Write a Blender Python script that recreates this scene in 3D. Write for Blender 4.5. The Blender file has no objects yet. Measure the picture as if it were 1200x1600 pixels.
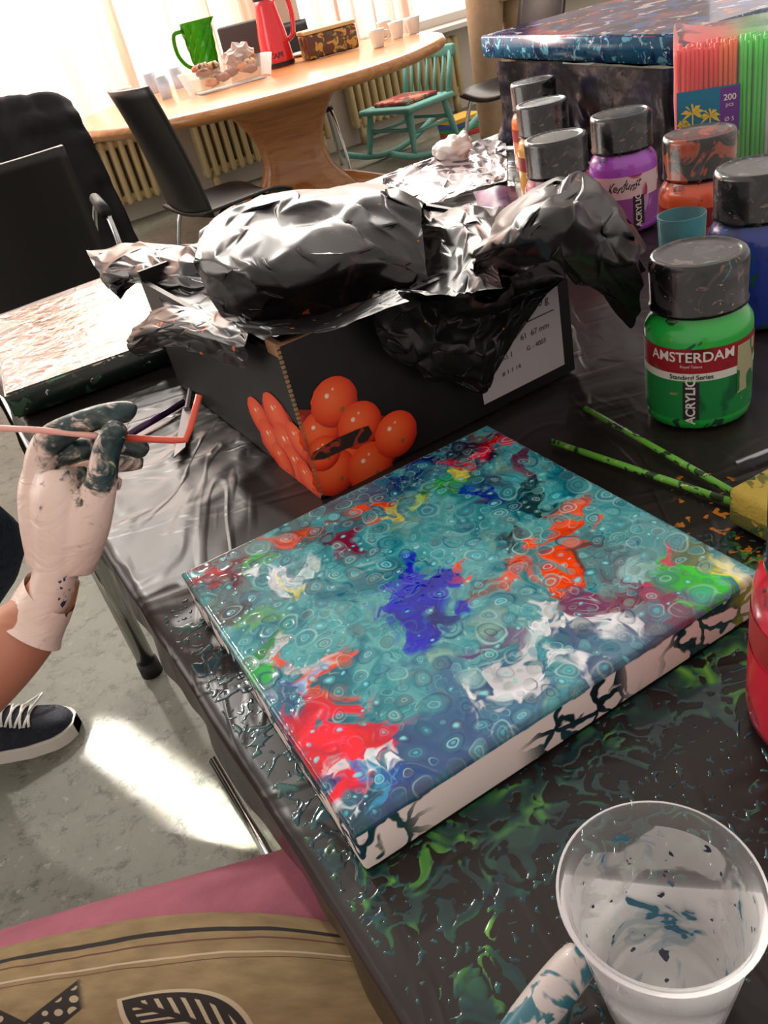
import bpy, bmesh, math, random
import numpy as np
from mathutils import Vector, Matrix, noise
random.seed(7)
FOC=1288.0; PT=math.radians(33.1); RL=math.radians(14.1); CAM=Vector((0,0,1.135))
TZ=0.742
R0=Vector((1,0,0)); U0=Vector((0,math.sin(PT),math.cos(PT))); FW=Vector((0,math.cos(PT),-math.sin(PT)))
XC=R0*math.cos(RL)-U0*math.sin(RL); YC=R0*math.sin(RL)+U0*math.cos(RL)
def ray(u,v): return FW+XC*((u-600)/FOC)+YC*((800-v)/FOC)
def W(u,v,z):
    d=ray(u,v); return CAM+d*((z-CAM.z)/d.z)
def D(u,v,t): return CAM+ray(u,v)*t
def PL(u,v,p,n):
    d=ray(u,v); return CAM+d*((p-CAM).dot(n)/d.dot(n))
sc=bpy.context.scene
col=sc.collection
def lin(x):
    x/=255.0
    return x/12.92 if x<=0.04045 else ((x+0.055)/1.055)**2.4
def C(r,g,b): return (lin(r),lin(g),lin(b),1)
# ---------------------------------------------------------------- numpy noise
_rs=np.random.RandomState(11)
_perm=_rs.permutation(512); _perm=np.concatenate([_perm,_perm,_perm])
_ga=_rs.rand(512)*2*np.pi; _gx=np.cos(_ga); _gy=np.sin(_ga)
def pn(x,y,seed=0):
    x=x+seed*17.31; y=y+seed*9.17
    xi=np.floor(x).astype(int); yi=np.floor(y).astype(int); xf_=x-xi; yf_=y-yi
    def gr(ix,iy,fx,fy):
        h=_perm[(_perm[ix&511]+(iy&511))]&511
        return _gx[h]*fx+_gy[h]*fy
    u=xf_**3*(xf_*(xf_*6-15)+10); v=yf_**3*(yf_*(yf_*6-15)+10)
    a=gr(xi,yi,xf_,yf_); b=gr(xi+1,yi,xf_-1,yf_); c_=gr(xi,yi+1,xf_,yf_-1); d=gr(xi+1,yi+1,xf_-1,yf_-1)
    return ((a*(1-u)+b*u)*(1-v)+(c_*(1-u)+d*u)*v)*1.5
def fbm(x,y,o=4,seed=0,g_=.55):
    s=0;a=1;t=0
    for i in range(o):
        s=s+a*pn(x*2**i,y*2**i,seed+i*3); t+=a; a*=g_
    return s/t*1.4
def sst(x,a,b):
    t=np.clip((x-a)/(b-a),0,1); return t*t*(3-2*t)
def nramp(f,stops):
    ps=[s[0] for s in stops]; cs=np.array([s[1][:3] for s in stops])
    return np.stack([np.interp(f,ps,cs[:,i]) for i in range(3)],-1)
# ---------------------------------------------------------------- node helper
class G:
    def __init__(s,name):
        s.m=bpy.data.materials.new(name); s.m.use_nodes=True
        s.t=s.m.node_tree; s.N=s.t.nodes; s.L=s.t.links
        s.b=s.N['Principled BSDF']
        s.tc=s.N.new('ShaderNodeTexCoord'); s.obj=s.tc.outputs['Object']; s.uv=s.tc.outputs['UV']; s.gen=s.tc.outputs['Generated']
    def put(s,sock,val):
        if isinstance(val,bpy.types.NodeSocket): s.L.new(val,sock)
        else:
            try: sock.default_value=val
            except Exception: sock.default_value=tuple(val)[:3]
    def set(s,**k):
        al=dict(color='Base Color',rough='Roughness',metal='Metallic',trans='Transmission Weight',coat='Coat Weight',alpha='Alpha',ior='IOR',emc='Emission Color',ems='Emission Strength',normal='Normal',crough='Coat Roughness',sub='Subsurface Weight',spec='Specular IOR Level')
        for a,v in k.items(): s.put(s.b.inputs[al[a]],v)
        return s
    def attr(s,name):
        n=s.N.new('ShaderNodeAttribute'); n.attribute_name=name; return n.outputs[0]
    def math(s,op,a,b=None,clamp=False):
        n=s.N.new('ShaderNodeMath'); n.operation=op; n.use_clamp=clamp
        s.put(n.inputs[0],a)
        if b is not None: s.put(n.inputs[1],b)
        return n.outputs[0]
    def vm(s,op,a,b=None,scale=None):
        n=s.N.new('ShaderNodeVectorMath'); n.operation=op
        s.put(n.inputs[0],a)
        if b is not None: s.put(n.inputs[1],b)
        if scale is not None: s.put(n.inputs['Scale'],scale)
        return n.outputs['Value'] if op in('DISTANCE','LENGTH','DOT_PRODUCT') else n.outputs[0]
    def mix(s,f,a,b,mode='MIX'):
        n=s.N.new('ShaderNodeMix'); n.data_type='RGBA'; n.blend_type=mode
        s.put(n.inputs[0],f); s.put(n.inputs[6],a); s.put(n.inputs[7],b)
        return n.outputs[2]
    def noise(s,v,scale,detail=2,rough=.5,dist=0):
        n=s.N.new('ShaderNodeTexNoise'); s.put(n.inputs['Vector'],v)
        n.inputs['Scale'].default_value=scale; n.inputs['Detail'].default_value=detail
        n.inputs['Roughness'].default_value=rough; n.inputs['Distortion'].default_value=dist
        return n.outputs[0],n.outputs[1]
    def vor(s,v,scale,feat='F1',rnd=1):
        n=s.N.new('ShaderNodeTexVoronoi'); n.feature=feat; s.put(n.inputs['Vector'],v)
        n.inputs['Scale'].default_value=scale; n.inputs['Randomness'].default_value=rnd
        return n
    def mr(s,v,a,b,c=0,d=1,smooth=True):
        n=s.N.new('ShaderNodeMapRange'); n.interpolation_type='SMOOTHSTEP' if smooth else 'LINEAR'
        s.put(n.inputs[0],v)
        for i,x in enumerate((a,b,c,d)): s.put(n.inputs[i+1],x)
        return n.outputs[0]
    def ramp(s,f,stops):
        n=s.N.new('ShaderNodeValToRGB'); s.put(n.inputs[0],f); e=n.color_ramp.elements
        while len(e)<len(stops): e.new(.5)
        for i,(p,c) in enumerate(stops): e[i].position=p; e[i].color=c
        return n.outputs[0]
    def sep(s,v):
        n=s.N.new('ShaderNodeSeparateXYZ'); s.put(n.inputs[0],v); return n.outputs
    def bump(s,h,strength=.3,dist=.002):
        n=s.N.new('ShaderNodeBump'); n.inputs['Strength'].default_value=strength; n.inputs['Distance'].default_value=dist
        s.put(n.inputs['Height'],h); s.put(s.b.inputs['Normal'],n.outputs[0]); return s
def pbr(name,c,rough=.5,metal=0,coat=0,var=0,vs=20,bump=0,bs=60,**k):
    g=G(name); colr=c
    if var:
        f,_=g.noise(g.obj,vs,4,.6)
        d=(c[0]*(1-var),c[1]*(1-var),c[2]*(1-var),1); l=tuple(min(1,x*(1+var)) for x in c[:3])+(1,)
        colr=g.ramp(f,[(.3,d),(.7,l)])
    g.set(color=colr,rough=rough,metal=metal,coat=coat,**k)
    if bump: g.bump(g.noise(g.obj,bs,3)[0],bump)
    return g.m
def speck(name,base,spots,rough=.35,coat=0,bump=.0,bs=60,metal=0):
    g=G(name); c=base
    for i,(cc,scale,thr,soft) in enumerate(spots):
        v=g.vm('ADD',g.obj,(i*1.7,i*.9,i*.3))
        c=g.mix(g.mr(g.noise(v,scale,3,.55,1.0)[0],thr,thr+soft),c,cc)
    g.set(color=c,rough=rough,coat=coat,metal=metal)
    if bump: g.bump(g.noise(g.obj,bs,3)[0],bump)
    return g.m
def clear(name,c=(1,1,1,1),rough=.03,fac=.85,ior=1.45):
    g=G(name); g.set(color=c,rough=rough)
    tr=g.N.new('ShaderNodeBsdfTransparent'); tr.inputs[0].default_value=c
    mx=g.N.new('ShaderNodeMixShader'); fr=g.N.new('ShaderNodeFresnel'); fr.inputs[0].default_value=ior
    k=g.math('ADD',g.math('MULTIPLY',fr.outputs[0],1.0),1-fac,clamp=True)
    g.put(mx.inputs[0],k); g.L.new(tr.outputs[0],mx.inputs[1]); g.L.new(g.b.outputs[0],mx.inputs[2])
    g.L.new(mx.outputs[0],g.N['Material Output'].inputs[0]); return g.m
# ---------------------------------------------------------------- geometry helper
def mk(name,vf,mat=None,parent=None,loc=None,smooth=True,label=None,cat=None,group=None,kind=None,rot=None):
    v,f=vf[0],vf[1]
    me=bpy.data.meshes.new(name); me.from_pydata([tuple(x) for x in v],[],f); me.update()
    if mat is not None:
        for m in (mat if isinstance(mat,(list,tuple)) else [mat]): me.materials.append(m)
    if smooth:
        me.polygons.foreach_set('use_smooth',[True]*len(me.polygons))
    if len(vf)>2 and vf[2] is not None: me.polygons.foreach_set('material_index',vf[2])
    o=bpy.data.objects.new(name,me); col.objects.link(o)
    if parent: o.parent=parent
    if loc is not None: o.location=loc
    if rot is not None: o.rotation_euler=rot
    tag(o,label,cat,group,kind); return o
def tag(o,label=None,cat=None,group=None,kind=None):
    if label:o['label']=label
    if cat:o['category']=cat
    if group:o['group']=group
    if kind:o['kind']=kind
    return o
def emp(name,loc,label,cat,yaw=0,group=None,rot=None):
    o=bpy.data.objects.new(name,None); o.empty_display_size=.05; col.objects.link(o); o.location=loc
    o.rotation_euler=rot if rot else (0,0,yaw); return tag(o,label,cat,group)
def npmesh(name,P,Q,colr,mat):
    me=bpy.data.meshes.new(name); n=len(P); m=len(Q)
    me.vertices.add(n); me.vertices.foreach_set('co',P.astype(np.float32).ravel())
    me.loops.add(m*4); me.loops.foreach_set('vertex_index',Q.astype(np.int32).ravel())
    me.polygons.add(m); me.polygons.foreach_set('loop_start',(np.arange(m)*4).astype(np.int32))
    try: me.polygons.foreach_set('loop_total',np.full(m,4,dtype=np.int32))
    except Exception: pass
    me.polygons.foreach_set('use_smooth',np.ones(m,dtype=bool))
    me.update(calc_edges=True)
    a=me.color_attributes.new('paint','FLOAT_COLOR','POINT')
    cc=np.concatenate([colr,np.ones((n,1))],1).astype(np.float32); a.data.foreach_set('color',cc.ravel())
    me.materials.append(mat); o=bpy.data.objects.new(name,me); col.objects.link(o); return o
def join(*parts):
    V=[];Fa=[];M=[]
    for i,p in enumerate(parts):
        o=len(V); V+=list(p[0]); Fa+=[tuple(j+o for j in f) for f in p[1]]
        M+=(list(p[2]) if len(p)>2 and p[2] is not None else [0]*len(p[1]))
    return V,Fa,M
def mi(p,i): return p[0],p[1],[i]*len(p[1])
def xf(p,M): return [M@Vector(v) for v in p[0]],p[1],(p[2] if len(p)>2 else None)
def tr(p,x,y,z): return [Vector(v)+Vector((x,y,z)) for v in p[0]],p[1],(p[2] if len(p)>2 else None)
def lathe(prof,seg=32,close=False):
    V=[];Fa=[];n=len(prof)
    for r,z in prof:
        for i in range(seg):
            a=2*math.pi*i/seg; V.append(Vector((r*math.cos(a),r*math.sin(a),z)))
    for j in range(n-1):
        for i in range(seg):
            k=(i+1)%seg; Fa.append((j*seg+i,j*seg+k,(j+1)*seg+k,(j+1)*seg+i))
    return V,Fa
def cat1(ps,k):
    out=[];n=len(ps)
    for i in range(n-1):
        p0=ps[max(i-1,0)];p1=ps[i];p2=ps[i+1];p3=ps[min(i+2,n-1)]
        for j in range(k):
            t=j/k
            out.append(.5*((2*p1)+(p2-p0)*t+(2*p0-5*p1+4*p2-p3)*t*t+(3*p1-p0-3*p2+p3)*t**3))
    out.append(ps[-1]*1.0); return out
def tube(pts,rad,seg=10,sm=0,cap=True,sq=1.0):
    pts=[Vector(p) for p in pts]
    rads=list(rad) if isinstance(rad,(list,tuple)) else [rad]*len(pts)
    if sm:
        rads=cat1(rads,sm); pts=cat1(pts,sm)
    V=[];Fa=[];n=len(pts)
    T=[(pts[min(i+1,n-1)]-pts[max(i-1,0)]).normalized() for i in range(n)]
    up=Vector((0,0,1)) if abs(T[0].z)<.9 else Vector((1,0,0))
    a=T[0].cross(up).normalized()
    for i in range(n):
        a=(a-T[i]*a.dot(T[i])).normalized(); b=T[i].cross(a)
        for j in range(seg):
            th=2*math.pi*j/seg; V.append(pts[i]+a*math.cos(th)*rads[i]+b*math.sin(th)*rads[i]*sq)
    for i in range(n-1):
        for j in range(seg):
            k=(j+1)%seg; Fa.append((i*seg+j,i*seg+k,(i+1)*seg+k,(i+1)*seg+j))
    if cap: Fa.append(tuple(range(seg-1,-1,-1))); Fa.append(tuple((n-1)*seg+j for j in range(seg)))
    return V,Fa
def box(sx,sy,sz,bev=.0,x=0,y=0,z=0,seg=2):
    bm=bmesh.new(); bmesh.ops.create_cube(bm,size=1)
    for v in bm.verts: v.co=Vector((v.co.x*sx,v.co.y*sy,v.co.z*sz))
    if bev: bmesh.ops.bevel(bm,geom=bm.edges[:],offset=bev,segments=seg,affect='EDGES',profile=.5)
    V=[v.co+Vector((x,y,z)) for v in bm.verts]; bm.verts.index_update(); Fa=[tuple(v.index for v in f.verts) for f in bm.faces]
    bm.free(); return V,Fa
def sphere(rx,ry,rz,x=0,y=0,z=0,sub=3,nz=0,ns=10):
    bm=bmesh.new(); bmesh.ops.create_icosphere(bm,subdivisions=sub,radius=1)
    V=[]
    for v in bm.verts:
        p=Vector((v.co.x*rx,v.co.y*ry,v.co.z*rz))
        if nz: p+=v.co*nz*(noise.noise(v.co*ns)+.6*abs(noise.noise(v.co*ns*2.3)))
        V.append(p+Vector((x,y,z)))
    bm.verts.index_update(); Fa=[tuple(v.index for v in f.verts) for f in bm.faces]; bm.free(); return V,Fa
def grid(fn,nu,nv):
    V=[];Fa=[]
    for j in range(nv+1):
        for i in range(nu+1): V.append(Vector(fn(i/nu,j/nv)))
    for j in range(nv):
        for i in range(nu):
            a=j*(nu+1)+i; Fa.append((a,a+1,a+nu+2,a+nu+1))
    return V,Fa
_cr={}
def crease(p,seed):
    if seed not in _cr:
        rr=random.Random(seed)
        _cr[seed]=[(Vector((rr.uniform(-1,1),rr.uniform(-1,1),rr.uniform(-.6,.6))).normalized(),f,a,Vector((k*3.3+seed,seed*1.7,k))) for k,(f,a) in enumerate([(7,.9),(11,.8),(17,.6),(25,.4)])]
    h=0
    for d,f,a,off in _cr[seed]:
        x=p.dot(d)*f+.5*noise.noise(p*5+off)
        y=abs((x%1.0)*2-1)
        m=max(0.0,noise.noise(p*7+off*1.3)+.35)*1.2
        h+=a*((1-y)-.4)*m
    return h
def surf(rows,k,amp,seed,jit=0.0,wn=0.0,tri=False):
    rr=random.Random(seed*7+3)
    R=[cat1([Vector(p) for p in r],k) for r in rows]; nc=len(R[0])
    cols=[cat1([r[i] for r in R],k) for i in range(nc)]; nr=len(cols[0])
    V=[]
    for j in range(nr):
        for i in range(nc):
            p=cols[i][j]; pu=cols[min(i+1,nc-1)][j]; pm=cols[max(i-1,0)][j]; pv=cols[i][min(j+1,nr-1)]; pw=cols[i][max(j-1,0)]
            nn=(pu-pm).cross(pv-pw)
            nn=nn.normalized() if nn.length>1e-9 else Vector((0,0,1))
            if nn.z<0: nn=-nn
            q=p+nn*amp*crease(p,seed)
            if jit:
                a=rr.uniform(-jit,jit)*.5; b=rr.uniform(-jit,jit)*.5
                q=q+(pu-pm)*a*(0 if i in(0,nc-1) else 1)+(pv-pw)*b*(0 if j in(0,nr-1) else 1)+nn*rr.uniform(-wn,wn)
            V.append(q)
    Fa=[]
    for j in range(nr-1):
        for i in range(nc-1):
            a=j*nc+i
            if tri:
                if rr.random()<.5: Fa+=[(a,a+1,a+nc+1),(a,a+nc+1,a+nc)]
                else: Fa+=[(a,a+1,a+nc),(a+1,a+nc+1,a+nc)]
            else: Fa.append((a,a+1,a+nc+1,a+nc))
    return V,Fa
def patch(rows,k=10,amp=0,ns=25,seed=0): return surf(rows,k,amp,seed)
def film(rows,k,amp,seed,wn=.0022): return surf(rows,k,amp,seed,.7,wn,True)
def soften(o,lv=2,it=2):
    m=o.modifiers.new('sub','SUBSURF'); m.subdivision_type='SIMPLE'; m.levels=lv; m.render_levels=lv
    s=o.modifiers.new('sm','SMOOTH'); s.factor=.5; s.iterations=it
def uvgrid(o,nu,nv):
    me=o.data; uv=me.uv_layers.new(name='UVMap')
    for l in me.loops:
        vi=l.vertex_index; uv.data[l.index].uv=((vi%(nu+1))/nu,(vi//(nu+1))/nv)
def solid(o,t,off=0):
    m=o.modifiers.new('s','SOLIDIFY'); m.thickness=t; m.offset=off; return o
def textmesh(s,size,bold=0,shear=0):
    cu=bpy.data.curves.new('txt','FONT'); cu.body=s; cu.size=size; cu.align_x='CENTER'; cu.align_y='CENTER'; cu.offset=bold; cu.resolution_u=4; cu.shear=shear
    ob=bpy.data.objects.new('txt',cu); col.objects.link(ob); bpy.context.view_layer.update()
    me=bpy.data.meshes.new_from_object(ob.evaluated_get(bpy.context.evaluated_depsgraph_get()))
    V=[v.co.copy() for v in me.vertices]; Fa=[tuple(p.vertices) for p in me.polygons]
    bpy.data.objects.remove(ob); bpy.data.curves.remove(cu); bpy.data.meshes.remove(me); return V,Fa
def planar(p,org,ax,ay,off=0):
    n=Vector(ax).cross(Vector(ay)).normalized()
    return [Vector(org)+Vector(ax)*v[0]+Vector(ay)*v[1]+n*off for v in p[0]],p[1]
def bend(p,r,ac,zc,vert=False):
    V=[]
    for v in p[0]:
        x,y=(v[0],v[1]) if not vert else (-v[1],v[0])
        a=ac+x/r; V.append(Vector((r*math.cos(a),r*math.sin(a),zc+y)))
    return V,p[1]
def band(r,z0,z1,a0,a1,n=40): return grid(lambda u,v:(r*math.cos(a0+(a1-a0)*u),r*math.sin(a0+(a1-a0)*u),z0+(z1-z0)*v),n,3)
# ---------------------------------------------------------------- shared materials
chrome=pbr('chrome',C(205,205,205),.15,1)
blackp=pbr('black_shell',C(20,18,18),.42)
blackm=pbr('black_matte',C(20,19,20),.6)
g=G('honey_wood'); v=g.vm('MULTIPLY',g.obj,(1.2,14,14)); f=g.noise(v,3,4,.6,.6)[0]
g.set(color=g.ramp(f,[(.25,C(166,104,54)),(.6,C(200,138,80)),(.85,C(214,160,102))]),rough=.28,coat=.3); wood=g.m
white=pbr('white_ceramic',C(235,232,226),.2)
clr=clear('clear_plastic',(1,1,1,1),.04,.97,1.35)
# ---------------------------------------------------------------- room
T0=Vector((-.67,1.56,0)); De=Vector((.4146,-.91,0)).normalized(); Ee=Vector((.91,.4146,0)).normalized()
def TP(s,t,z=0): 
    p=T0+Ee*s+De*t; return Vector((p.x,p.y,z))
g=G('linoleum')
f1=g.noise(g.obj,2.6,3,.6,.3)[0]; f2=g.noise(g.obj,22,6,.8,.3)[0]
c=g.ramp(f1,[(.3,C(108,110,99)),(.7,C(136,136,123))]); c=g.mix(g.mr(f2,.50,.66),c,C(84,87,75)); c=g.mix(g.mr(g.noise(g.obj,34,5,.8)[0],.56,.72),c,C(160,159,144))
g.set(color=c,rough=.5,coat=.0,spec=.4); floorm=g.m
mk('floor',grid(lambda u,v:(-5+12*u,-1.5+11*v,0),2,2),floorm,kind='structure',smooth=False)
wallm=pbr('wall_paint',C(205,196,182),.8)
WA=Vector((-.53,6.45,0)); wang=math.atan2(Ee.y,Ee.x)
Mw=Matrix.Translation(WA)@Matrix.Rotation(wang,4,'Z')
def wl(p): return xf(p,Mw)
wins=[(-2.6,1.9),(-.4,1.9),(1.8,1.9)]
parts=[box(9.4,.2,.62,0,.4,.1,.31),box(9.4,.2,.5,0,.4,.1,2.85)]
xs=[-4.3]+sum([[c-w/2,c+w/2] for c,w in wins],[])+[5.1]
for i in range(0,len(xs),2):
    parts.append(box(xs[i+1]-xs[i],.2,1.98,0,(xs[i]+xs[i+1])/2,.1,1.61))
mk('wall_back',wl(join(*parts)),wallm,kind='structure',smooth=False)
g=G('sky_glass'); g.set(color=(1,1,1,1),rough=.1,emc=C(255,242,228),ems=2.6); skyg=g.m
framem=pbr('window_frame',C(225,220,210),.4)
for i,(cx,w) in enumerate(wins):
    fr=join(box(w,.07,.06,.004,cx,.08,.65),box(w,.07,.06,.004,cx,.08,2.57),box(.06,.07,1.98,.004,cx-w/2+.03,.08,1.61),box(.06,.07,1.98,.004,cx+w/2-.03,.08,1.61),box(.06,.07,1.98,.004,cx,.08,1.61))
    gl=box(w-.1,.01,1.9,0,cx,.1,1.61)
    mk('window_%d'%(i+1),wl(join(mi(fr,0),mi(gl,1))),[framem,skyg],kind='structure',smooth=False)
mk('trim_1',wl(box(9.4,.3,.035,.005,.4,-.06,.60)),framem,kind='structure',smooth=False)
g=G('sheer_curtain'); f=g.noise(g.vm('MULTIPLY',g.obj,(5,5,.3)),1.6,2)[0]
cc=g.ramp(f,[(.38,C(240,184,162)),(.5,C(252,222,210)),(.62,C(255,244,240))])
tl=g.N.new('ShaderNodeBsdfTranslucent'); g.put(tl.inputs[0],cc); tp=g.N.new('ShaderNodeBsdfTransparent')
m1=g.N.new('ShaderNodeMixShader'); m1.inputs[0].default_value=.45; m2=g.N.new('ShaderNodeMixShader'); m2.inputs[0].default_value=.2
g.set(color=cc,rough=.8)
g.L.new(tl.outputs[0],m1.inputs[1]); g.L.new(g.b.outputs[0],m1.inputs[2]); g.L.new(m1.outputs[0],m2.inputs[1]); g.L.new(tp.outputs[0],m2.inputs[2]); g.L.new(m2.outputs[0],g.N['Material Output'].inputs[0])
curt=g.m
for x0,x1 in [(-3.7,-2.45),(-2.42,-1.5),(-1.47,-.5),(-.47,.6),(.85,1.7)]:
    n=int((x1-x0)*70)
    mk('curtain',wl(grid(lambda u,v:(x0+(x1-x0)*u+.015*math.sin(u*40),-.25+.05*math.sin((x1-x0)*u*38+noise.noise(Vector((u*6,x0,0)))*3)*(1-.2*v)+.012*math.sin(u*210),.56+v*2.0),n,8)),curt,label='sheer pale pink window curtain hanging in soft folds',cat='curtain',group='sheer curtains at the windows')
radm=pbr('radiator_cream',C(196,178,132),.45)
for cx in (-2.3,-.9,.35,1.6):
    ps=[]
    for k in range(16):
        x=cx-.5+k*.066
        ps.append(box(.04,.1,.42,.018,x,-.09,.33)) 
    ps.append(box(1.05,.05,.05,.015,cx,-.09,.5)); ps.append(box(1.05,.05,.05,.015,cx,-.09,.16)); ps.append(box(.04,.05,.16,.0,cx-.45,-.09,.08)); ps.append(box(.04,.05,.16,.0,cx+.45,-.09,.08))
    mk('radiator',wl(join(*ps)),radm,label='cream cast-iron ribbed radiator under the window',cat='radiator',group='radiators under the windows')
# ---------------------------------------------------------------- work table
SW,SL=1.75,1.95; S0=.0
tab=emp('work_table',TP(SW/2,SL/2,0),'large work table on chrome legs under black plastic','table')
woff=-Vector(TP(SW/2,SL/2,0))
def loc_tab(p): return [Vector(v)+woff for v in p[0]],p[1],(p[2] if len(p)>2 else None)
Mt=Matrix((( Ee.x,De.x,0,T0.x),(Ee.y,De.y,0,T0.y),(0,0,1,0),(0,0,0,1)))
def TB(sx,sy,sz,s,t,z,b=0):
    V,Fa=box(sx,sy,sz,b); return [Mt@(Vector(v)+Vector((s,t,z))) for v in V],[tuple(reversed(f)) for f in Fa]
greyl=pbr('grey_laminate',C(150,148,142),.4)
mk('tabletop',loc_tab(TB(SW-.03,SL-.02,.022,SW/2,SL/2,.724)),greyl,tab,smooth=False)
mk('frame',loc_tab(join(TB(.025,SL-.12,.025,.03,SL/2,.69),TB(.03,SL-.12,.03,SW-.05,SL/2,.69),TB(SW-.1,.03,.03,SW/2,.06,.69),TB(SW-.1,.03,.03,SW/2,SL-.06,.69))),chrome,tab,smooth=False)
lp0=W(238,1050,0)
for p in [Vector((lp0.x,lp0.y,0)),TP(SW-.06,.235),TP(.05,SL-.12),TP(SW-.06,SL-.12)]:
    mk('leg',loc_tab(join(mi(tube([p+Vector((0,0,.02)),p+Vector((0,0,.70))],.019,16),0),mi(tube([p,p+Vector((0,0,.035))],[.023,.022],16),1))),[chrome,blackm],tab)
qa=W(380,1190,.45); qb=W(462,1320,.45); qd=(qb-qa)
mk('crossbar',loc_tab(join(tube([qa-qd*.1,qb+qd*1.6],.009,12),tube([qa-qd*.1+Vector((-.028,0,0)),qb+qd*1.6+Vector((-.028,0,0))],.006,12))),chrome,tab)
g=G('black_plastic_sheet')
base=g.ramp(g.noise(g.obj,7,3)[0],[(.3,C(27,23,22)),(.7,C(43,37,35))])
dorn=None
for u,vv,r in [(1130,800,.03),(1170,850,.03),(1100,760,.02)]:
    p=W(u,vv,TZ); d=g.vm('DISTANCE',g.obj,(p.x,p.y,TZ)); k=g.mr(d,r*1.6,r*.2); dorn=k if dorn is None else g.math('MAXIMUM',dorn,k)
mo=g.math('MULTIPLY',g.mr(g.noise(g.obj,90,2)[0],.6,.62),g.mr(dorn,.05,.3)); c=g.mix(mo,base,C(200,120,30))
g.set(color=c,rough=.31,spec=.38)
rdg=g.math('ABSOLUTE',g.math('SUBTRACT',g.noise(g.vm('MULTIPLY',g.obj,(2.2,.7,1)),6,2,.5,.8)[0],.5))
rdg2=g.math('ABSOLUTE',g.math('SUBTRACT',g.noise(g.vm('MULTIPLY',g.obj,(.8,2.4,1)),5,2,.5,.8)[0],.5))
g.bump(g.math('ADD',g.math('MULTIPLY',g.mr(rdg,0,.05),-.5),g.math('MULTIPLY',g.mr(rdg2,0,.05),-.4)),.16,.006); sheetm=g.m
def sheet(u,v):
    s=-.036+u*(SW+.136); t=-.3+v*(SL+.42)
    drop=0; ss,tt=s,t
    wav=noise.noise(Vector((t*9,0,3)))*.008+noise.noise(Vector((t*24,0,3)))*.004
    if s<S0: drop=S0-s; ss=S0-.002-.10*drop+wav*min(1,drop*28)
    if s>SW: drop=s-SW; ss=SW+.1*drop
    if t<0: drop=max(drop,-t); tt=-.004-.06*(-t)+noise.noise(Vector((s*9,0,7)))*.03*min(1,-t*6)
    if t>SL: drop=max(drop,t-SL); tt=SL+.1*(t-SL)
    p=TP(s,t); flat=min(1,max(0,(math.hypot(p.x-.17,p.y-.42)-.30)*8))
    q=Vector((s*7,t*7,0))
    w=noise.noise(q*1.0+Vector((noise.noise(q*.5)*2,0,0)))
    k=(1-abs(noise.noise(Vector((s*14+t*5,t*9-s*2,1)))))**8
    z=TZ-.0015+flat*(.0008*w+.0024*k*max(0,noise.noise(Vector((s*3,t*3,9)))+.3)-.0006)
    sm_=s-.98-.015*noise.noise(Vector((t*3,0,5)))
    z+=.0022*math.exp(-(sm_/.006)**2)*flat
    dd=Vector((s,t))-Vector((.36,.80)); ang=math.atan2(dd.y,dd.x); rr=dd.length
    if s<.42 and .5<t<1.25:
        wgt=math.exp(-((rr-.18)/.09)**2)*min(1,max(0,(.34-s)*10))*min(1,max(0,(s-S0)*20))
        x=(ang*6+noise.noise(q*.6)*.9)%1.0; tri=1-abs(x*2-1)
        x2=(ang*14+noise.noise(q*.9)*.9)%1.0; tri2=1-abs(x2*2-1)
        z+=wgt*(.0032*tri**3+.0010*tri2**3)
    return TP(ss,tt,z-drop)
NU,NVv=340,360
mk('plastic_sheet',grid(sheet,NU,NVv),sheetm,label='glossy black plastic sheet splattered with green and teal paint',cat='table cover')
# ---------------------------------------------------------------- main canvas
CT=.777
cs=[W(285,893,CT),W(545,1308,CT),W(1188,897,CT),W(765,660,CT)]
cen=sum(cs,Vector())/4; xd=((cs[3]-cs[0])+(cs[2]-cs[1])).normalized(); yd=Vector((-xd.y,xd.x,0))
lx=((cs[3]-cs[0]).length+(cs[2]-cs[1]).length)/2; ly=((cs[0]-cs[1]).length+(cs[3]-cs[2]).length)/2
yaw_c=math.atan2(xd.y,xd.x)
def cl(u,v):
    p=W(u,v,CT)-cen; return (p.dot(xd),p.dot(yd),0)
NC=800
gx=np.linspace(-lx/2,lx/2,NC); gy=np.linspace(-ly/2,ly/2,NC)
X,Y=np.meshgrid(gx,gy)
wx=X+.016*fbm(X*15,Y*15,2,1); wy=Y+.016*fbm(X*15,Y*15,2,2)
mx=wx+.009*fbm(wx*38,wy*38,2,3); my=wy+.009*fbm(wx*38,wy*38,2,4)
mx2=mx+.0038*fbm(mx*80,my*80,2,5); my2=my+.0038*fbm(mx*80,my*80,2,6)
fl=fbm(mx2*34,my2*34,3,8,.55)
f0=fbm(mx*14,my*14,4,7,.6)
f5=fbm(mx2*64,my2*64,3,9,.55)
col_=nramp((f0*.8+f5*.35)*.5+.5,[(.05,C(14,62,84)),(.3,C(38,110,124)),(.44,C(66,144,152)),(.54,C(104,172,172)),(.62,C(68,144,156)),(.72,C(114,158,146)),(.9,C(150,198,192))])
def blend(mask,c_):
    global col_
    m=mask[...,None]; c3=np.array(c_[:3]) if not isinstance(c_,np.ndarray) else c_
    col_=col_*(1-m)+c3*m
st=fbm(mx2*30,my2*30,3,20,.55)
st2=fbm(mx2*48,my2*48,3,22,.6)
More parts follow.
